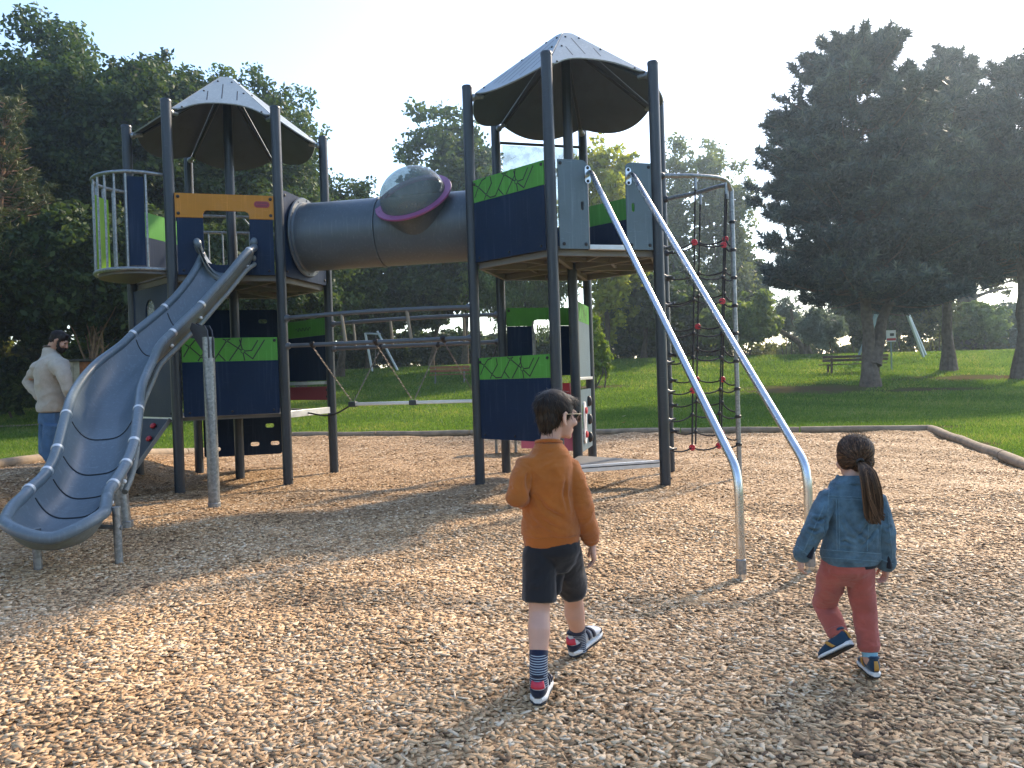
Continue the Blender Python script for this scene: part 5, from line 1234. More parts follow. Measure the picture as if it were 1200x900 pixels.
# loose wood chips
def chips():
    Vs = []; Fs = []; Ts = []; off = 0
    for d0, d1, dens, l0, l1, w0, w1, box in ((1.15, 4.4, 4200, .009, .074, .007, .024, True), (4.4, 7.5, 3000, .012, .074, .008, .025, True), (7.5, 12.0, 1500, .022, .074, .010, .024, False), (12.0, 20.0, 700, .030, .085, .013, .030, False)):
        half = .78; area = half * (d1 ** 2 - d0 ** 2); n_ = int(area * dens)
        y = np.sqrt(rng.uniform(d0 ** 2, d1 ** 2, n_)); x = rng.uniform(-half, half, n_) * y
        k = inside(x, y); x, y = x[k], y[k]; n_ = len(x)
        z = mulch_z(x, y) + rng.uniform(.0, .009, n_)
        yaw = rng.uniform(0, 2 * PI, n_); tilt = np.abs(rng.normal(0, .115, n_)) + (rng.uniform(0, 1, n_) < .08) * rng.uniform(.1, .5, n_); ta = rng.uniform(0, 2 * PI, n_)
        nrm = np.stack([np.sin(tilt) * np.cos(ta), np.sin(tilt) * np.sin(ta), np.cos(tilt)], -1)
        a = np.stack([np.cos(yaw), np.sin(yaw), np.zeros(n_)], -1); a -= nrm * (a * nrm).sum(-1, keepdims=True); a /= np.linalg.norm(a, axis=-1, keepdims=True); b = np.cross(nrm, a)
        Ln = (l0 + (l1 - l0) * rng.beta(1.2, 2.6, n_))[:, None] / 2; Wn = (w0 + (w1 - w0) * rng.uniform(0, 1, n_))[:, None] / 2
        c = np.stack([x, y, z], -1); sk = rng.uniform(-.5, .5, (n_, 1)) * Wn; sk2 = rng.uniform(-.5, .5, (n_, 1)) * Wn; tp = rng.uniform(.45, 1.0, (n_, 1))
        p = [c - a * (Ln + sk) - b * Wn, c + a * (Ln - sk2) - b * Wn * tp, c + a * (Ln + sk2) + b * Wn * tp, c - a * (Ln - sk) + b * Wn]
        if box:
            th = nrm * rng.uniform(.0008, .0024, (n_, 1)); v = np.stack([q + th for q in p] + [q - th for q in p], 1).reshape(-1, 3)
            base = np.arange(n_)[:, None] * 8 + off
            f = np.concatenate([base + np.array(q) for q in ([0, 1, 2, 3], [0, 4, 5, 1], [1, 5, 6, 2], [2, 6, 7, 3], [3, 7, 4, 0])]); per = 8
        else:
            cu = nrm * rng.uniform(.0, .006, (n_, 1)); mA = (p[0] + p[1]) / 2 + cu; mB = (p[2] + p[3]) / 2 + cu
            v = np.stack([p[0], mA, p[1], p[2], mB, p[3]], 1).reshape(-1, 3); base = np.arange(n_)[:, None] * 6 + off
            f = np.concatenate([base + np.array(q) for q in ([0, 1, 4, 5], [1, 2, 3, 4])]); per = 6
        t = rng.beta(1.35, 1.35, n_); pale = rng.uniform(0, 1, n_) < .07; t[pale] = rng.uniform(.85, 1, pale.sum())
        # patches of older, darker chips
        ptch = np.sin(x * 2.1 + 1.3 * np.sin(y * 1.7)) * np.sin(y * 2.6 + 1.1 * np.sin(x * 1.9)); t = np.clip(t - .16 * np.clip(ptch - .25, 0, 1) * 1.5, 0, 1)
        Vs.append(v); Fs.append(f); Ts.append(np.repeat(t, per)); off += len(v)
    me = np_mesh('wood_chips', np.concatenate(Vs), np.concatenate(Fs), np.concatenate(Ts))
    m = attr_mat('wood_chip', [(0, (.12, .072, .040)), (.12, (.30, .180, .090)), (.5, (.50, .322, .172)), (.8, (.61, .422, .245)), (1, (.75, .60, .42))], .75, spec=.35)
    o = link('wood_chips', me, m); o['kind'] = 'stuff'
chips()

# grass blades on the nearer lawn
def blades():
    n_ = 620000; y = 8 + 40 * rng.uniform(0, 1, n_) ** 1.5; x = rng.uniform(-.78, .78, n_) * y
    br_ = bare_at(x, y) + .25 * np.sin(x * 2.3 + np.sin(y * 1.9)) * np.sin(y * 2.7)
    k = ~inside(x, y) & (br_ < rng.uniform(.25, .75, n_)); x, y = x[k], y[k]; n_ = len(x); z = gz(x, y) - .01
    sc_ = np.interp(y, [8, 14, 22, 30, 48], [.8, 1.0, 1.25, 1.5, 2.2]) * rng.uniform(.6, 1.25, n_); h = .055 * sc_; w = .0048 * sc_ * np.interp(y, [8, 30, 48], [1, 2.6, 4.5])
    yaw = rng.uniform(0, 2 * PI, n_); ln_ = rng.uniform(.1, .9, n_) * h; la = rng.uniform(0, 2 * PI, n_)
    p = np.stack([x, y, z], -1); a = np.stack([np.cos(yaw) * w, np.sin(yaw) * w, np.zeros(n_)], -1); t = p + np.stack([np.cos(la) * ln_, np.sin(la) * ln_, h], -1)
    V = np.stack([p - a, p + a, t], 1).reshape(-1, 3); F = np.arange(n_ * 3).reshape(-1, 3)
    tn = np.clip(rng.normal(.55, .2, n_) + .22 * np.sin(x * .9 + 1.3 * np.sin(y * .5)) * np.sin(y * .7 + np.sin(x * .6)), 0, 1)
    m = attr_mat('grass_blade', [(0, (.045, .090, .016)), (.5, (.090, .160, .030)), (.85, (.15, .215, .048)), (1, (.26, .25, .11))], .6, .5, (1.6, 1.6, .7), spec=.3)
    o = link('grass', np_mesh('grass', V, F, np.repeat(tn, 3)), m); o['kind'] = 'stuff'
blades()

for (px_, py_, lab, c_) in ((731, 497.5, 'tan fallen leaf on the lawn just beyond the edging, the lower of two', (.42, .24, .09)), (731, 487.5, 'pale curled fallen leaf on the lawn, the upper of two', (.55, .48, .33))):
    g_ = at(px_, py_, 19.5 if py_ > 490 else 22); g_.z = gf(g_.x, g_.y) + .05; b = MB()
    b.add([g_ + V3(-.07, 0, 0), g_ + V3(0, -.045, .02), g_ + V3(.075, .01, .035), g_ + V3(.01, .05, .015), g_ + V3(0, 0, -.01)], [(0, 1, 4), (1, 2, 4), (2, 3, 4), (3, 0, 4)])
    tag(b.build('fallen_leaf', mat('dry_leaf', c_, .8, 0, .2, 20)), lab, 'leaf')

# strip of bare path on the left lawn
pa = MB(); pts = [at(8, 497, 26), at(44, 495, 26.5)]
o0, o1 = V3(-26, 24.6, 0), V3(-15.6, 26.9, 0)
rows = [o0.lerp(o1, t) for t in np.linspace(0, 1, 14)]; pd = V3(-.21, .97, 0)
vs = []
for i, p in enumerate(rows):
    for s_ in (-.35, .35): q = p + pd * (s_ + .12 * math.sin(i * 2.1)); vs.append(V3(q.x, q.y, gf(q.x, q.y) + .03))
pa.add(vs, [(2 * i, 2 * i + 1, 2 * i + 3, 2 * i + 2) for i in range(13)])
structure(pa.build('path', mat('sandy_path', (.30, .24, .17), .9, 0, .2, 3)))

# timber edging, log by log
lines = [((-6.62, 9.2), (-5.58, 18.92), 'left side of the chip bed'), ((-5.58, 18.92), (8.13, 14.79), 'far side of the chip bed'), ((8.13, 14.79), (3.4, .9), 'right side of the chip bed'), ((-6.62, 9.2), (-7.6, .5), 'near left edge of the chip bed')]
ordn = ['first', 'second', 'third', 'fourth', 'fifth', 'sixth', 'seventh', 'eighth', 'ninth']
for a, b_, where in lines:
    a = V3(*a, 0); b_ = V3(*b_, 0); Ln = (b_ - a).length; n_ = max(1, round(Ln / 2.4))
    for k in range(n_):
        p = a.lerp(b_, (k + .006) / n_); q = a.lerp(b_, (k + .994) / n_); m_ = MB(); pts = []
        for t in np.linspace(0, 1, 7):
            c = p.lerp(q, t); pts.append(V3(c.x, c.y, gf(c.x, c.y) + .045 + .006 * math.sin(t * 7 + k)))
        m_.tube(pts, [.074 * (1 + .05 * math.sin(k * 3 + i)) for i in range(7)], 14)
        start = {'left side of the chip bed': 'the man', 'far side of the chip bed': 'the left corner', 'right side of the chip bed': 'the far right corner', 'near left edge of the chip bed': 'the man towards the viewer'}[where]
        tag(m_.build('edging_log', M['woodlog'], sharp=50), f'{ordn[k]} edging log from {start}, {where}', 'edging log', 'timber logs edging the chip bed')

# ------------------------------------------------------------------ trees and shrubs
def quads(c, nrm, L_, W_, r_, tint, tilt_dir=None):
    n_ = len(c); a = r_.normal(size=(n_, 3)) if tilt_dir is None else tilt_dir + .35 * r_.normal(size=(n_, 3))
    a -= nrm * (a * nrm).sum(-1, keepdims=True); a /= np.linalg.norm(a, axis=-1, keepdims=True) + 1e-9; b = np.cross(nrm, a)
    L_ = L_[:, None]; W_ = W_[:, None]
    V = np.stack([c - a * L_, c + b * W_ - a * L_ * .1, c + a * L_, c - b * W_ - a * L_ * .1], 1).reshape(-1, 3)
    return V, np.arange(n_ * 4).reshape(-1, 4), np.repeat(tint, 4)

def sphere_dirs(n_, r_):
    d = r_.normal(size=(n_, 3)); return d / np.linalg.norm(d, axis=-1, keepdims=True)

def crown(name, parent, lobes, n_leaf, leaf, m_, seed, clumps=26, csize=.30, aspect=.55, droop=0.0, fill=.45, spray=.0):
    """lobes: (centre, radius xyz). Leaves sit in clumps over each lobe."""
    r_ = np.random.default_rng(seed); C_ = []; Rr = []; Tn = []
    for (c, rad) in lobes:
        k = max(4, int(clumps * r_.uniform(.7, 1.3))); d = sphere_dirs(k, r_); d[:, 2] = np.where(r_.uniform(0, 1, k) < .3, np.abs(d[:, 2]), d[:, 2])
        rr = r_.uniform(fill, 1.08, k)[:, None]; C_.append(np.array(c) + d * rr * np.array(rad)); Rr.append(np.mean(rad) * csize * r_.uniform(.6, 1.35, k)); Tn.append(r_.normal(.5, .10, k) + r_.normal(0, .07))
    C_ = np.concatenate(C_); Rr = np.concatenate(Rr); Tn = np.concatenate(Tn)
    w = Rr ** 2; w /= w.sum(); pick = r_.choice(len(C_), n_leaf, p=w)
    d = sphere_dirs(n_leaf, r_); rad = r_.uniform(0, 1, n_leaf) ** .45 * np.where(r_.uniform(0, 1, n_leaf) < .06, 1.6, 1.0)
    p = C_[pick] + d * (Rr[pick] * rad)[:, None] * np.array([1.15, 1.15, .8])
    nrm = d * .5 + np.array([0, 0, .45]) + .75 * r_.normal(size=(n_leaf, 3)); nrm /= np.linalg.norm(nrm, axis=-1, keepdims=True)
    t = np.clip(Tn[pick] + r_.normal(0, .15, n_leaf), 0, 1); L_ = leaf * r_.uniform(.6, 1.3, n_leaf)
    td = None if not droop else np.tile(np.array([0, 0, -droop]), (n_leaf, 1))
    V, F, T = quads(p, nrm, L_, L_ * aspect, r_, t, td)
    return link(name, np_mesh(name, V, F, T), m_, parent)

def bark(name, c, sc=6):
    m = mat(name, c, .9, 0, .35, sc, 0, 40, .1); nt = m.node_tree; N = nt.nodes; L = nt.links
    tc = N.new("ShaderNodeTexCoord"); mp = N.new("ShaderNodeMapping"); mp.inputs["Scale"].default_value = (7, 7, 1.3); L.new(tc.outputs["Object"], mp.inputs["Vector"])
    n_ = N.new("ShaderNodeTexNoise"); n_.inputs["Scale"].default_value = 2.2; n_.inputs["Detail"].default_value = 7; L.new(mp.outputs[0], n_.inputs["Vector"])
    bp = N.new("ShaderNodeBump"); bp.inputs["Strength"].default_value = 1; bp.inputs["Distance"].default_value = .08; L.new(n_.outputs["Fac"], bp.inputs["Height"]); L.new(bp.outputs[0], N["Principled BSDF"].inputs["Normal"]); return m
BK = bark('bark_grey_brown', (.11, .085, .062)); BKP = bark('bark_pine', (.15, .115, .09)); BKL = bark('bark_pale', (.24, .205, .16)); BKR = bark('bark_reddish', (.26, .16, .10))

def trunk(root, paths, mt):
    b = MB()
    for pts, r0, r1 in paths:
        c = catmull(pts, 5); k = len(c); b.tube([p + V3(noise.noise(p * .9), noise.noise(p * .9 + V3(9, 0, 0)), 0) * .12 * min(1, i / 4) for i, p in enumerate(c)], [r0 + (r1 - r0) * (i / (k - 1)) ** .8 + (.35 * r0 * max(0, 1 - i / 3.0) if r0 > .15 else 0) for i in range(k)], 12)
    return b.build('trunk', mt, root, sharp=None)

def lobes_in(c, rad, n_, seed, size=(.30, .46), low=-.75):
    r_ = np.random.default_rng(seed); out = []
    while len(out) < n_:
        d = r_.normal(size=3); d /= np.linalg.norm(d)
        if d[2] < low: continue
        q = np.array(c) + d * np.array(rad) * r_.uniform(.35, .78); s_ = r_.uniform(*size); out.append((q, np.array(rad) * s_ * r_.uniform(.85, 1.15, 3)))
    out.append((np.array(c), np.array(rad) * .5)); return out

def broadleaf(name, label, x, y, top, bottom, rx, ry, m_, seed, leaf=.10, n_leaf=26000, lob=16, tr=.22, bk=None, cat='tree', group=None, clumps=26, csize=.30, aspect=.55, size=(.30, .46), droop=0.0, stems=1, fill=.45, shift=(0, 0)):
    z0 = gf(x, y); root = thing(name, label, cat, (x, y, z0), group); c = (x + shift[0], y + shift[1], (top + bottom) / 2); rad = (rx, ry, (top - bottom) / 2)
    lb = lobes_in(c, rad, lob, seed, size); r_ = random.Random(seed); paths = []
    for s_ in range(stems):
        b0 = V3(x + (r_.uniform(-.5, .5) if stems > 1 else 0), y + (r_.uniform(-.4, .4) if stems > 1 else 0), z0 - .2)
        hi = V3(c[0] + r_.uniform(-.3, .3) * rx * .5, c[1], bottom + (top - bottom) * .62); mid_ = b0.lerp(hi, .45) + V3(r_.uniform(-.3, .3), r_.uniform(-.3, .3), 0)
        paths.append(([b0, b0.lerp(mid_, .5), mid_, hi], tr, tr * .3))
        for q, _ in lb[s_::stems][:7]:
            q = V3(*q); st_ = mid_.lerp(hi, r_.uniform(-.2, .8)); paths.append(([st_, st_.lerp(q, .5) + V3(0, 0, .05 * (q - st_).length), q], tr * .38, tr * .08))
    trunk(root, paths, bk or BK); crown('crown', root, lb, n_leaf, leaf, m_, seed + 100, clumps, csize, aspect, droop, fill); return root

def LM(name, dark, mid, lite, tr=.35, rough=.6): return attr_mat(name, [(0.1, dark), (.5, mid), (.95, lite)], rough, tr, spec=.25)
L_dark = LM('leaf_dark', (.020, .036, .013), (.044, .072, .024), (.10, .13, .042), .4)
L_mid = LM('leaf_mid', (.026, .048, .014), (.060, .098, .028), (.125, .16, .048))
L_yel = LM('leaf_yellow_green', (.16, .18, .016), (.32, .33, .032), (.48, .44, .06), .5)
L_yell = LM('leaf_lime_bush', (.09, .15, .014), (.18, .25, .03), (.28, .34, .05), .4)
L_wil = LM('leaf_willow', (.085, .125, .032), (.16, .215, .06), (.26, .31, .10), .5)
L_sil = LM('leaf_silver', (.085, .115, .085), (.15, .19, .15), (.25, .30, .25), .3)
L_pal = LM('leaf_pale', (.055, .08, .028), (.11, .14, .055), (.20, .22, .10), .45)
L_olv = LM('leaf_olive', (.060, .070, .018), (.125, .135, .036), (.23, .22, .07), .45)
N_pine = attr_mat('pine_needles', [(0, (.016, .030, .034)), (.5, (.044, .072, .070)), (1, (.17, .20, .15))], .5, .12, spec=.35)
N_pineY = attr_mat('pine_needles_olive', [(0, (.030, .045, .012)), (.5, (.075, .090, .026)), (1, (.16, .15, .05))], .5, .15, spec=.35)

def px(x, d, y=441):      # ground position of a photo column at distance d
    p = at(x, y, d); return p.x, d
def zt(yp, x, d): return at(x, yp, d).z

# left wood
G = 'broadleaf trees of the left wood'
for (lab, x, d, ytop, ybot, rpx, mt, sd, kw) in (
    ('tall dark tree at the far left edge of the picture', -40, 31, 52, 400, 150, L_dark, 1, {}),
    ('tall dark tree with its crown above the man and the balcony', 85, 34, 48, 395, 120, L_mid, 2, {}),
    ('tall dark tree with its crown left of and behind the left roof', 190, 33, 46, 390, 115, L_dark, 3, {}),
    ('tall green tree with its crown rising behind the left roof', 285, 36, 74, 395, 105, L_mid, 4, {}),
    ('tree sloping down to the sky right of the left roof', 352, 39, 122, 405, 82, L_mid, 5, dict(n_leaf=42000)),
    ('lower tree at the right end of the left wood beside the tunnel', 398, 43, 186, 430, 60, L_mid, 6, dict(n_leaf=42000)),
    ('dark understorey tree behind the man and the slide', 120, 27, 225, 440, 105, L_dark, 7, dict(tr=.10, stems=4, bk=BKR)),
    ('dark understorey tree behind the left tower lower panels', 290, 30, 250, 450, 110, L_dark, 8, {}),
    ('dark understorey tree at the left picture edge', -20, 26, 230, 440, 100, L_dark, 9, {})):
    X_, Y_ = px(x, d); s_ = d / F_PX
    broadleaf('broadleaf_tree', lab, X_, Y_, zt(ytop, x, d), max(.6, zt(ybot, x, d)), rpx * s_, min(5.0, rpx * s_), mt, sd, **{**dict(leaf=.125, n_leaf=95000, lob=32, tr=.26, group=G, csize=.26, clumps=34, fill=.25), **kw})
# mid ground trees behind the bridge and right tower
G = 'trees beyond the lawn behind the towers'
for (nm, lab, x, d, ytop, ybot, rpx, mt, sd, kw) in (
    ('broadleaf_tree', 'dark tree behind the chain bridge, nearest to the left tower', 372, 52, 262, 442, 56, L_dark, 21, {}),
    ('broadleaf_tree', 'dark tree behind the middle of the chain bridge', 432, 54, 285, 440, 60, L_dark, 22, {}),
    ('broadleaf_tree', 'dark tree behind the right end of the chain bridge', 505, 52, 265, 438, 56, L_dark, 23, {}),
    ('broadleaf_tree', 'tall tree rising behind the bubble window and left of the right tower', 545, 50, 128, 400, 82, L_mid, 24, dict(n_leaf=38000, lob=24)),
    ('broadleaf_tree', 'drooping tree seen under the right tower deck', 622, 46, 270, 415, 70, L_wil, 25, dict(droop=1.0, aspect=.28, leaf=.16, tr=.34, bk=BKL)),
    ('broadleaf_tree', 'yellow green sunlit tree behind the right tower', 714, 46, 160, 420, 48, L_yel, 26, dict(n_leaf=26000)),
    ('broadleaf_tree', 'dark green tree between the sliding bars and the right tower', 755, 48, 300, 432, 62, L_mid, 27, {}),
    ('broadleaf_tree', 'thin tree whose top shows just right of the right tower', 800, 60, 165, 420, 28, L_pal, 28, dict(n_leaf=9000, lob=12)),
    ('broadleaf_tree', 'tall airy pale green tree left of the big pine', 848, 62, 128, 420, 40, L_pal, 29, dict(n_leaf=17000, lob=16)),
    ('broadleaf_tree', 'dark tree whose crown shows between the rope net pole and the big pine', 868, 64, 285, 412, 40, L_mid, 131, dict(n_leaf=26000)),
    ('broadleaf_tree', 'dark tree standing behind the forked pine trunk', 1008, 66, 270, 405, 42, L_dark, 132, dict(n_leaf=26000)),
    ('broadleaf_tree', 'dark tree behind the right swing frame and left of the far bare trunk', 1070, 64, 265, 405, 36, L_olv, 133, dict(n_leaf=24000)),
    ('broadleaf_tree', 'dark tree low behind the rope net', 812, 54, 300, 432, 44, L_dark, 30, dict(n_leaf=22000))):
    X_, Y_ = px(x, d); s_ = d / F_PX
    broadleaf(nm, lab, X_, Y_, zt(ytop, x, d), max(gf(X_, Y_) + .3, zt(ybot, x, d)), rpx * s_, min(4.5, rpx * s_), mt, sd, **{**dict(leaf=.19, n_leaf=36000, lob=24, tr=.24, group=G, csize=.27, fill=.3), **kw})
# park trees behind the viewer: they stand in the reflections of the bubble, slide and panels
for i_, (x_, y_, h_, r__) in enumerate(((-30, -14, 11, 6), (-17, -26, 13, 6.5), (-3, -31, 12, 6), (12, -27, 13, 6.5), (27, -17, 11, 6))):
    broadleaf('broadleaf_tree', 'green park tree behind the viewer, ' + ('far left', 'near left', 'straight behind', 'near right', 'far right')[i_] + ' of the row of five', x_, y_, h_, 1.2, r__, r__, L_mid, 170 + i_, leaf=.34, n_leaf=9000, lob=18, group='row of trees behind the viewer', csize=.3)
for i_, (x_, y_, h_, r__) in enumerate(((-24, 25, 14, 6), (-23, 12, 13, 6), (-24, 0, 13, 6))):  # unseen trees added to darken what the left tower panels reflect
    broadleaf('broadleaf_tree', 'green park tree added unseen left of the playground outside the picture, ' + ('behind', 'beside', 'in front of')[i_] + ' the man', x_, y_, h_, .8, r__, r__, L_mid, 190 + i_, leaf=.30, n_leaf=10000, lob=18, group='row of trees added unseen left of the playground', csize=.3)
# shrubs
G = 'shrubs round the lawn'
for (lab, x, d, ytop, ybot, rpx, mt, sd, kw) in (
    ('sunlit olive shrub at the left edge behind the man', 18, 34, 395, 470, 55, L_olv, 41, {}),
    ('rounded green shrub right of the man\'s head', 112, 33, 388, 462, 48, L_wil, 42, {}),
    ('low green shrub left of the man', 4, 30, 420, 478, 38, L_mid, 43, {}),
    ('olive shrub under the wood, behind the slide and left tower', 200, 36, 395, 455, 60, L_olv, 44, {}),
    ('small yellow green bush under the right tower', 703, 34, 370, 420, 17, L_yell, 45, dict(n_leaf=7000, leaf=.09)),
    ('dark shrub behind the left swing frame', 400, 56, 392, 440, 50, L_dark, 46, {}),
    ('green shrub between the left swing frame and the bench', 470, 57, 385, 436, 48, L_mid, 47, {}),
    ('green shrub behind the reddish picnic bench', 545, 56, 385, 432, 46, L_dark, 48, {}),
    ('shrub seen between the right tower posts', 640, 55, 388, 428, 52, L_mid, 49, {}),
    ('shrub on the lawn edge right of the right tower', 755, 55, 380, 422, 50, L_dark, 50, {}),
    ('large rounded light green bush left of the pine bench', 876, 49, 344, 420, 46, L_wil, 51, dict(n_leaf=22000)),
    ('low silvery willow bush left of the pine trunk', 968, 47, 358, 414, 32, L_sil, 52, dict(n_leaf=13000, aspect=.22, leaf=.17)),
    ('thin silvery shrub with sky behind it, right of the light green bush', 922, 53, 345, 418, 26, L_sil, 53, dict(n_leaf=4200, aspect=.25, leaf=.17)),
    ('dark tree mass behind the right swing frame', 1050, 55, 325, 418, 40, L_dark, 54, {}),
    ('dark shrub between the right swing frame and the far bare trunk', 1100, 54, 325, 416, 32, L_olv, 55, dict(n_leaf=9000)),
    ('grey green hedge bush beside the far bare trunk', 1150, 56, 352, 412, 34, L_wil, 56, dict(n_leaf=12000)),
    ('grey green hedge bush behind the right pine trunk', 1200, 58, 350, 412, 36, L_sil, 57, dict(n_leaf=12000)),
    ('dark shrub left of the shrub between the right tower posts', 595, 58, 385, 430, 50, L_dark, 141, {}),
    ('dark shrub right beside the small yellow green bush', 722, 58, 350, 424, 48, L_olv, 142, {}),
    ('dark shrub low behind the first sliding bar', 790, 58, 345, 420, 52, L_dark, 143, {}),
    ('mid green shrub low behind the rope net pole', 838, 58, 345, 418, 46, L_mid, 144, {}),
    ('low dark shrub beneath the far bare trunk', 1128, 62, 372, 412, 40, L_olv, 145, dict(n_leaf=12000)),
    ('low shrub at the right picture edge behind the hedge bushes', 1235, 60, 372, 412, 40, L_dark, 146, {}),
    ('low shrub between the silvery bush and the pine trunk', 1005, 52, 330, 416, 26, L_dark, 58, {})):
    X_, Y_ = px(x, d); s_ = d / F_PX; z0 = gf(X_, Y_)
    broadleaf('shrub', lab, X_, Y_, max(z0 + .5, zt(ytop, x, d)), z0 - .1, rpx * s_, rpx * s_ * .8, mt, sd, **{**dict(leaf=.15, n_leaf=20000, lob=16, tr=.05, stems=3, cat='shrub', group=G, csize=.30, size=(.34, .5)), **kw})

# low undergrowth closing the far edge of the lawn
rg_ = np.random.default_rng(77); ul = []
for x_ in np.arange(-46, 52, 1.1):
    y_ = 60 + rg_.uniform(-2.5, 2.5); h_ = rg_.uniform(.5, 1.15) * (1.25 if x_ < 12 else .85)
    ul.append((np.array((x_, y_, gf(x_, y_) + h_ * .7)), np.array((1.3, 1.2, h_ * 1.1))))
ug = crown('undergrowth', None, ul, 60000, .17, L_olv, 78, clumps=14, csize=.5); ug['kind'] = 'stuff'

def pine(label, x, y, top, low, prof, seed, mt, tufts=2600, tr=.35, lean=(0, 0), fork=None, group=None, bk=None, name='pine_tree', tuft=.34, needles=22):
    """prof(t): crown radius at height share t (0 low .. 1 top)"""
    z0 = gf(x, y); root = thing(name, label, 'tree', (x, y, z0), group); r_ = np.random.default_rng(seed); rd = random.Random(seed)
    ax_ = lambda z: V3(x + lean[0] * (z - z0) / (top - z0), y + lean[1] * (z - z0) / (top - z0), z)
    paths = [([V3(x, y, z0 - .2), ax_(z0 + (low - z0) * .6), ax_(low + (top - low) * .4), ax_(top - .3)], tr, .04)]
    if fork: paths += fork
    base = []; dirs = []; tone = []
    z = low
    while z < top - .1:
        t = (z - low) / (top - low); rad = prof(t)
        for k in range(rd.choice((4, 5, 6))):
            a = rd.uniform(0, 2 * PI); L_ = rad * rd.uniform(.55, 1.12); d = V3(math.cos(a), math.sin(a), 0); up = rd.uniform(-.08, .22) + .5 * t * t
            p0 = ax_(z + rd.uniform(-.3, .3)); tip = p0 + d * L_ + V3(0, 0, L_ * up); mid_ = p0.lerp(tip, .55) - V3(0, 0, .08 * L_)
            paths.append(([p0, mid_, tip], .018 + .022 * L_ * .35, .012))
            n_ = max(5, int(L_ * 12.0)); tb = rd.gauss(.45, .12)
            for q in range(n_):
                u = rd.uniform(.28, 1.0) ** .8; sp_ = (1 - .55 * u) * L_ * .42
                c = (p0.lerp(mid_, u / .55) if u < .55 else mid_.lerp(tip, (u - .55) / .45)); s2 = V3(-d.y, d.x, 0) * rd.uniform(-sp_, sp_)
                c = c + s2 + V3(0, 0, abs(rd.gauss(0, .12)) + .10 * abs(s2.length)); base.append(c); dirs.append((d * .55 + s2 * .5 + V3(rd.gauss(0, .25), rd.gauss(0, .25), .75)).normalized()); tone.append(tb)
        z += (top - low) / 38 * rd.uniform(.7, 1.2)
    if len(base) > tufts:
        k = r_.permutation(len(base))[:tufts]; base = [base[i] for i in k]; dirs = [dirs[i] for i in k]; tone = [tone[i] for i in k]
    B = np.array([tuple(b) for b in base]); D = np.array([tuple(d) for d in dirs]); n_ = len(B); T0 = np.repeat(np.array(tone), needles)
    pick = np.repeat(np.arange(n_), needles); m_ = len(pick); al = r_.uniform(0, 1, m_)
    nd = D[pick] * .55 + .85 * sphere_dirs(m_, r_); nd /= np.linalg.norm(nd, axis=-1, keepdims=True)
    sz = np.repeat(r_.uniform(.7, 1.35, n_), needles) * tuft
    p = B[pick] + D[pick] * (al * sz * .7)[:, None]; q = p + nd * (sz * r_.uniform(.45, .8, m_))[:, None]
    w = np.cross(nd, sphere_dirs(m_, r_)); w /= np.linalg.norm(w, axis=-1, keepdims=True) + 1e-9; w *= (sz * r_.uniform(.045, .085, m_))[:, None]
    V = np.stack([p - w, p + w, q], 1).reshape(-1, 3); tn = np.clip(T0 + .34 * al + r_.normal(0, .15, m_) - .14, 0, 1)  # shade painted into the tint: tufts dark inside, tips lighter as if lit
    trunk(root, paths, bk or BKP); link('crown', np_mesh('crown', V, np.arange(m_ * 3).reshape(-1, 3), np.repeat(tn, 3)), mt, root); return root

dome2 = lambda r_: (lambda t: r_ * (.8 + .2 * min(1, t / .2)) * max(.03, 1 - t ** 1.7) ** .62)
dome = lambda r_, lo=.75: (lambda t: r_ * (lo + (1 - lo) * min(1, t / .25)) * math.sqrt(max(.02, 1 - max(0, (t - .12) / .9) ** 2.0)))
d = 31.0; X_, Y_ = px(1020, d); zz = gf(X_, Y_)
tp = zt(52, 1010, d)
fk = [([V3(X_ + .12, Y_, zz + .9), at(1034, 375, d + .2), at(1052, 330, d + .4), at(1066, 270, d + .6)], .26, .12)]
pine('huge dark pine with a forked trunk on the lawn at the right', X_, Y_, tp, zt(352, 1020, d), dome2(4.7), 61, N_pine, 11000, .36, (-.4, 0), fk, 'pines at the right of the lawn', tuft=.44, needles=44)
d = 37.0; X_, Y_ = px(1112, d)
pine('dark pine behind the forked one, its top between the two right crowns', X_, Y_, zt(72, 1110, d), zt(330, 1112, d), dome2(3.6), 62, N_pine, 8000, .34, (0, 0), None, 'pines at the right of the lawn', tuft=.48, needles=40)
d = 33.0; X_, Y_ = px(1197, d)
pine('pine with a bare straight trunk at the right edge of the picture', X_, Y_, zt(78, 1215, d), zt(318, 1197, d), dome2(3.6), 63, N_pine, 8000, .36, (.6, 0), None, 'pines at the right of the lawn', tuft=.46, needles=40)
d = 25.0; X_, Y_ = px(-14, d)
pine('olive needled conifer with a reddish trunk at the left picture edge', X_, Y_, zt(120, 20, d), zt(330, 0, d), lambda t: 2.0 * (1 - .75 * t), 64, N_pineY, 900, .17, (.9, 0), None, None, BKR, tuft=.30, needles=20)
# pine outside the frame on the sun side, it shades the foreground
pine('tall pine beyond the right edge whose shade falls over the children', 19.1, 20.5, 21.2, 16.4, dome(2.9), 65, N_pine, 800, .16, (0, 0), None, 'pines at the right of the lawn', tuft=.36, needles=18)

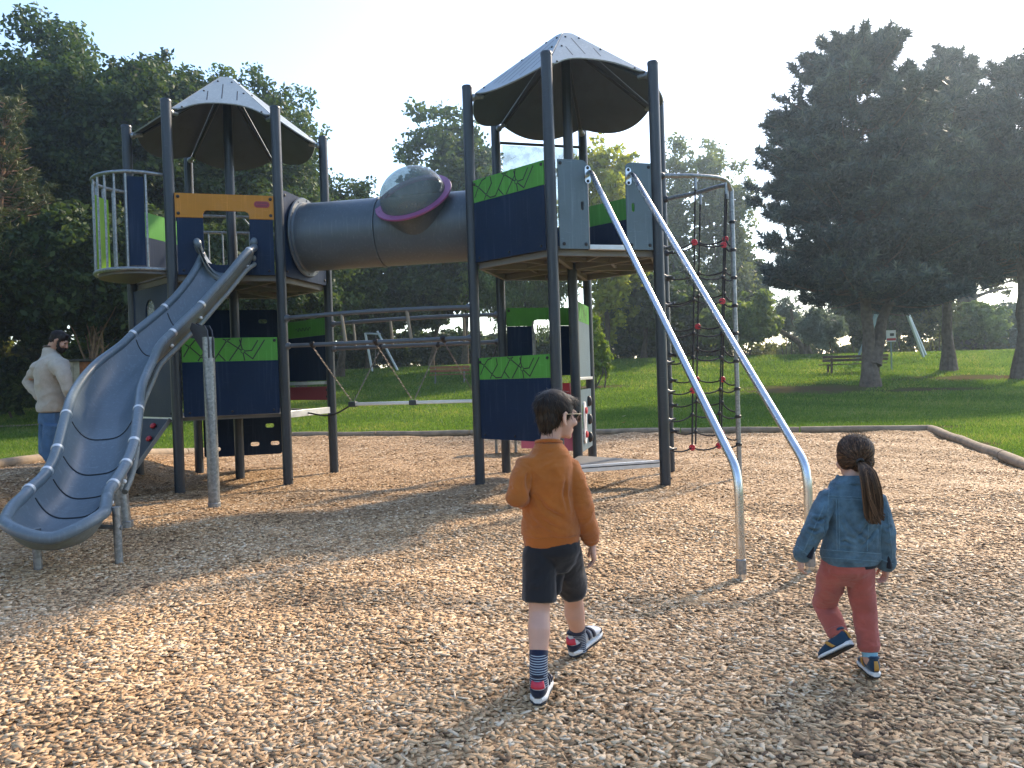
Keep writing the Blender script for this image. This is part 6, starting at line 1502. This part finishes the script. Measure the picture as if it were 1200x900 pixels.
# far bare trunk, leaning dead trunks
d = 60.0; X_, Y_ = px(1136, d); z0 = gf(X_, Y_)
root = thing('bare_trunk', 'thick far trunk against the bright sky between the two right pines', 'tree', (X_, Y_, z0))
trunk(root, [([V3(X_ + .3, Y_, z0 - .2), at(1138, 385, d), at(1133, 350, d), at(1134, 300, d)], .85, .62), ([at(1132, 335, d), at(1125, 315, d), at(1116, 300, d)], .4, .2), ([at(1137, 350, d), at(1160, 342, d), at(1190, 336, d)], .18, .06), ([at(1140, 330, d), at(1165, 312, d), at(1180, 296, d)], .14, .05)], BK)
crown('crown', root, [(np.array(at(1150, 285, d)), np.array((3.2, 2, 1.2))), (np.array(at(1180, 330, d)), np.array((1.6, 1.5, 1.8)))], 5000, .17, L_olv, 71)
d = 50.0; X_, Y_ = px(945, d); z0 = gf(X_, Y_)
root = thing('leaning_trunk', 'dark leaning fork of bare trunks under the big pine, left of the silvery bush', 'tree', (X_, Y_, z0))
trunk(root, [([V3(X_, Y_, z0 - .1), at(936, 402, d), at(915, 388, d), at(902, 378, d)], .22, .12), ([V3(X_ + .3, Y_, z0 - .1), at(942, 395, d), at(930, 378, d), at(926, 362, d)], .2, .08)], BK)

# ------------------------------------------------------------------ park furniture
def bench(name, label, x, d, w, wood, back=True, yaw=0.0, legcurve=False):
    X_, Y_ = px(x, d); z0 = gf(X_, Y_); root = thing(name, label, 'bench', (X_, Y_, z0)); u = V3(math.cos(yaw), math.sin(yaw), 0); v = V3(-u.y, u.x, 0); c = V3(X_, Y_, z0)
    for k in range(3): b = MB(); b.bar(c + v * (-.18 + .15 * k) + Z * .44 - u * w / 2, c + v * (-.18 + .15 * k) + Z * .44 + u * w / 2, .12, .045, Z); b.build('seat_slat', wood, root, bevel=.006)
    for k in range(2): b = MB(); b.bar(c + v * (.24 + .04 * k) + Z * (.64 + .16 * k) - u * w / 2, c + v * (.24 + .04 * k) + Z * (.64 + .16 * k) + u * w / 2, .045, .13, Z); b.build('back_slat', wood, root, bevel=.006)
    for s_ in (-.36, .36):
        b = MB(); p = c + u * (w * s_)
        if legcurve: b.tube(catmull([p + v * -.28 - Z * .05, p + v * -.12 + Z * .25, p + v * -.16 + Z * .41, p + v * .18 + Z * .41, p + v * .30 + Z * .88], 5), .028, 8); b.tube([p + v * .30 - Z * .05, p + v * .14 + Z * .41], .028, 8)
        else: b.bar(p - Z * .05 + v * .2, p + v * .26 + Z * .90, .10, .07, u); b.bar(p - v * .18 - Z * .05, p - v * .18 + Z * .42, .09, .07, u); b.bar(p - v * .22 + Z * .39, p + v * .24 + Z * .39, .06, .05, Z)
        b.build('leg', M['woodbench'] if not legcurve else M['beam'], root)
    return root
bench('park_bench', 'long dark wooden bench behind the forked pine trunk', 1000, 37.0, 3.2, M['woodbench'], yaw=PI + .02)
bench('park_bench', 'reddish wooden bench with curved legs on the lawn behind the bridge', 527, 38.0, 2.0, M['woodorange'], yaw=.02, legcurve=True)
bench('park_bench', 'small brown bench under the wood, left of the man', 36, 36.0, 1.7, M['woodorange'], yaw=.3)

def px3(x, y, d): return at(x, y, d)
X_, Y_ = px(452, 45)
root = thing('swing_frame', 'steel swing frame, coloured pale as if sunlit, far behind the chain bridge', 'swing', (X_, Y_, gf(X_, Y_)))
b = MB()
for p, q in (((428, 390), (437.5, 440)), ((442, 388), (470, 440))): b.tube([at(*p, 45), at(*q, 45) - Z * .1], .07, 10)
b.tube([at(428, 391, 45), at(446, 391.5, 45)], .06, 10); b.build('frame', M['swing'], root)
for xx in (440.5,):
    b = MB(); b.tube([at(xx, 392, 45), at(439.5, 428, 45)], .022, 6); b.build('chain', M['chain'], root); b = MB(); b.box(at(439.5, 429, 45), .22, .1, .03); b.build('seat', M['black'], root)
X_, Y_ = px(1048, 42)
root = thing('swing_frame', 'green grey swing frame with splayed legs behind the forked pine', 'swing', (X_, Y_, gf(X_, Y_)))
for (p, q, m_) in (((1047, 318, 42), (1004, 418, 41.5), 'swinggreen'), ((1047, 318, 44.5), (1010, 416, 44), 'swinggreen'), ((1047, 326, 42), (1082, 414, 42.2), 'swing'), ((1047, 326, 44.5), (1085, 413, 44.6), 'swing')):  # right-hand legs take the pale, painted-as-sunlit copy
    b = MB(); b.tube([at(*p), at(*q) - Z * .2], .075, 10); b.build('leg', M[m_], root)
b = MB(); b.tube([at(1047, 318, 41.8), at(1047, 318, 44.8)], .07, 10); b.build('top_bar', M['swinggreen'], root)
X_, Y_ = px(1045.5, 38); z0 = gf(X_, Y_)
root = thing('notice_sign', 'small white notice with a red lower band on a post beside the forked pine', 'sign', (X_, Y_, z0))
zb = zt(400.5, 1045, 38); ztp = zt(387, 1045, 38)
b = MB(); b.tube([V3(X_, Y_ + .03, z0 - .1), V3(X_, Y_ + .03, ztp)], .035, 8); b.build('post', M['swinggreen'], root)
b = MB(); b.box(V3(X_, Y_, (zb + ztp) / 2), .24, .012, (ztp - zb) / 2); bo = b.build('board', M['white'], root, bevel=.005)
b = MB(); b.box(V3(X_, Y_ - .016, zb + .12), .225, .004, .06); b.box(V3(X_ + .04, Y_ - .016, ztp - .22), .10, .004, .07, mi=1); b.build('red_band', [M['red'], M['hutdark']], bo)
# wooden hut with a diamond hole
d = 26.0; X_, Y_ = px(93, d); z0 = gf(X_, Y_); root = thing('wooden_hut', 'narrow wooden hut with a diamond hole and dark flat roof behind the man', 'hut', (X_, Y_, z0))
zr = zt(424, 93, d); f_ = lambda a, z, off=0.0: V3(X_ - .02 + a, Y_ - .4 - off, z); f_.n = V3(0, -1, 0); f_.u = V3(1, 0, 0)
zc = zt(437, 93, d)
for k in range(3):
    u0, u1 = -.34 + .20 * k, -.34 + .20 * k + .19
    b = MB()
    if k == 0: o_ = [(u0, z0 - .1), (u1, z0 - .1), (u1, zc - .09), (u1 - .10, zc), (u1, zc + .09), (u1, zr), (u0, zr)]
    elif k == 1: o_ = [(u0, z0 - .1), (u1, z0 - .1), (u1, zr), (u0, zr), (u0, zc + .09), (u0 + .10, zc), (u0, zc - .09)]
    else: o_ = [(u0, z0 - .1), (u1, z0 - .1), (u1, zr), (u0, zr)]
    b.panel(f_, o_, (), .03, 0); b.build('front_board', M['hutwood'], root)
b = MB(); b.box(V3(X_ + .02, Y_ + .02, (z0 + zr) / 2), .33, .36, (zr - z0) / 2 - .02); b.build('body', M['woodorange'], root)
b = MB(); b.box(V3(X_ + .02, Y_ - .02, zr + .04), .46, .48, .04); b.build('roof', M['hutdark'], root, bevel=.01)

# ------------------------------------------------------------------ air
b = MB(); b.box(V3(0, 14, 10.8), 150, 150, 12.8)
hz = bpy.data.materials.new('hazy_air'); hz.use_nodes = True; hn = hz.node_tree.nodes; hn.clear()
ho = hn.new('ShaderNodeOutputMaterial'); hv = hn.new('ShaderNodeVolumePrincipled'); hv.inputs['Color'].default_value = (.68, .85, 1.0, 1); hv.inputs['Density'].default_value = .0012; hv.inputs['Anisotropy'].default_value = .72
hz.node_tree.links.new(hv.outputs[0], ho.inputs['Volume'])
hb = b.build('haze', hz, sharp=None); hb['kind'] = 'stuff'

# ------------------------------------------------------------------ light
AZ, EL = R(43), R(35)
sd_ = V3(math.sin(AZ) * math.cos(EL), math.cos(AZ) * math.cos(EL), math.sin(EL))
sun = bpy.data.lights.new('sun', 'SUN'); sun.energy = 2.7; sun.angle = R(3.6); sun.color = (1.0, .82, .60)
so = bpy.data.objects.new('sun', sun); col.objects.link(so); so.rotation_euler = sd_.to_track_quat('Z', 'Y').to_euler()
w = bpy.data.worlds.new('World'); scene.world = w; w.use_nodes = True
nt = w.node_tree; bg = nt.nodes['Background']; sky = nt.nodes.new('ShaderNodeTexSky'); sky.sky_type = 'NISHITA'; sky.sun_disc = False
sky.sun_elevation = EL; sky.sun_rotation = AZ; sky.air_density = 1.0; sky.dust_density = 0.9; sky.ozone_density = 1.0
nt.links.new(sky.outputs[0], bg.inputs[0]); bg.inputs[1].default_value = .15
scene.view_settings.view_transform = 'Standard'; scene.view_settings.look = 'None'; scene.view_settings.exposure = 1.55; scene.view_settings.gamma = 1
scene.render.engine = 'CYCLES'
cy = scene.cycles; cy.use_denoising = True; cy.max_bounces = 6; cy.diffuse_bounces = 3; cy.glossy_bounces = 3; cy.transmission_bounces = 4; cy.transparent_max_bounces = 8; cy.caustics_reflective = False; cy.caustics_refractive = False; cy.sample_clamp_indirect = 6
try: cy.denoiser = 'OPENIMAGEDENOISE'
except Exception: pass
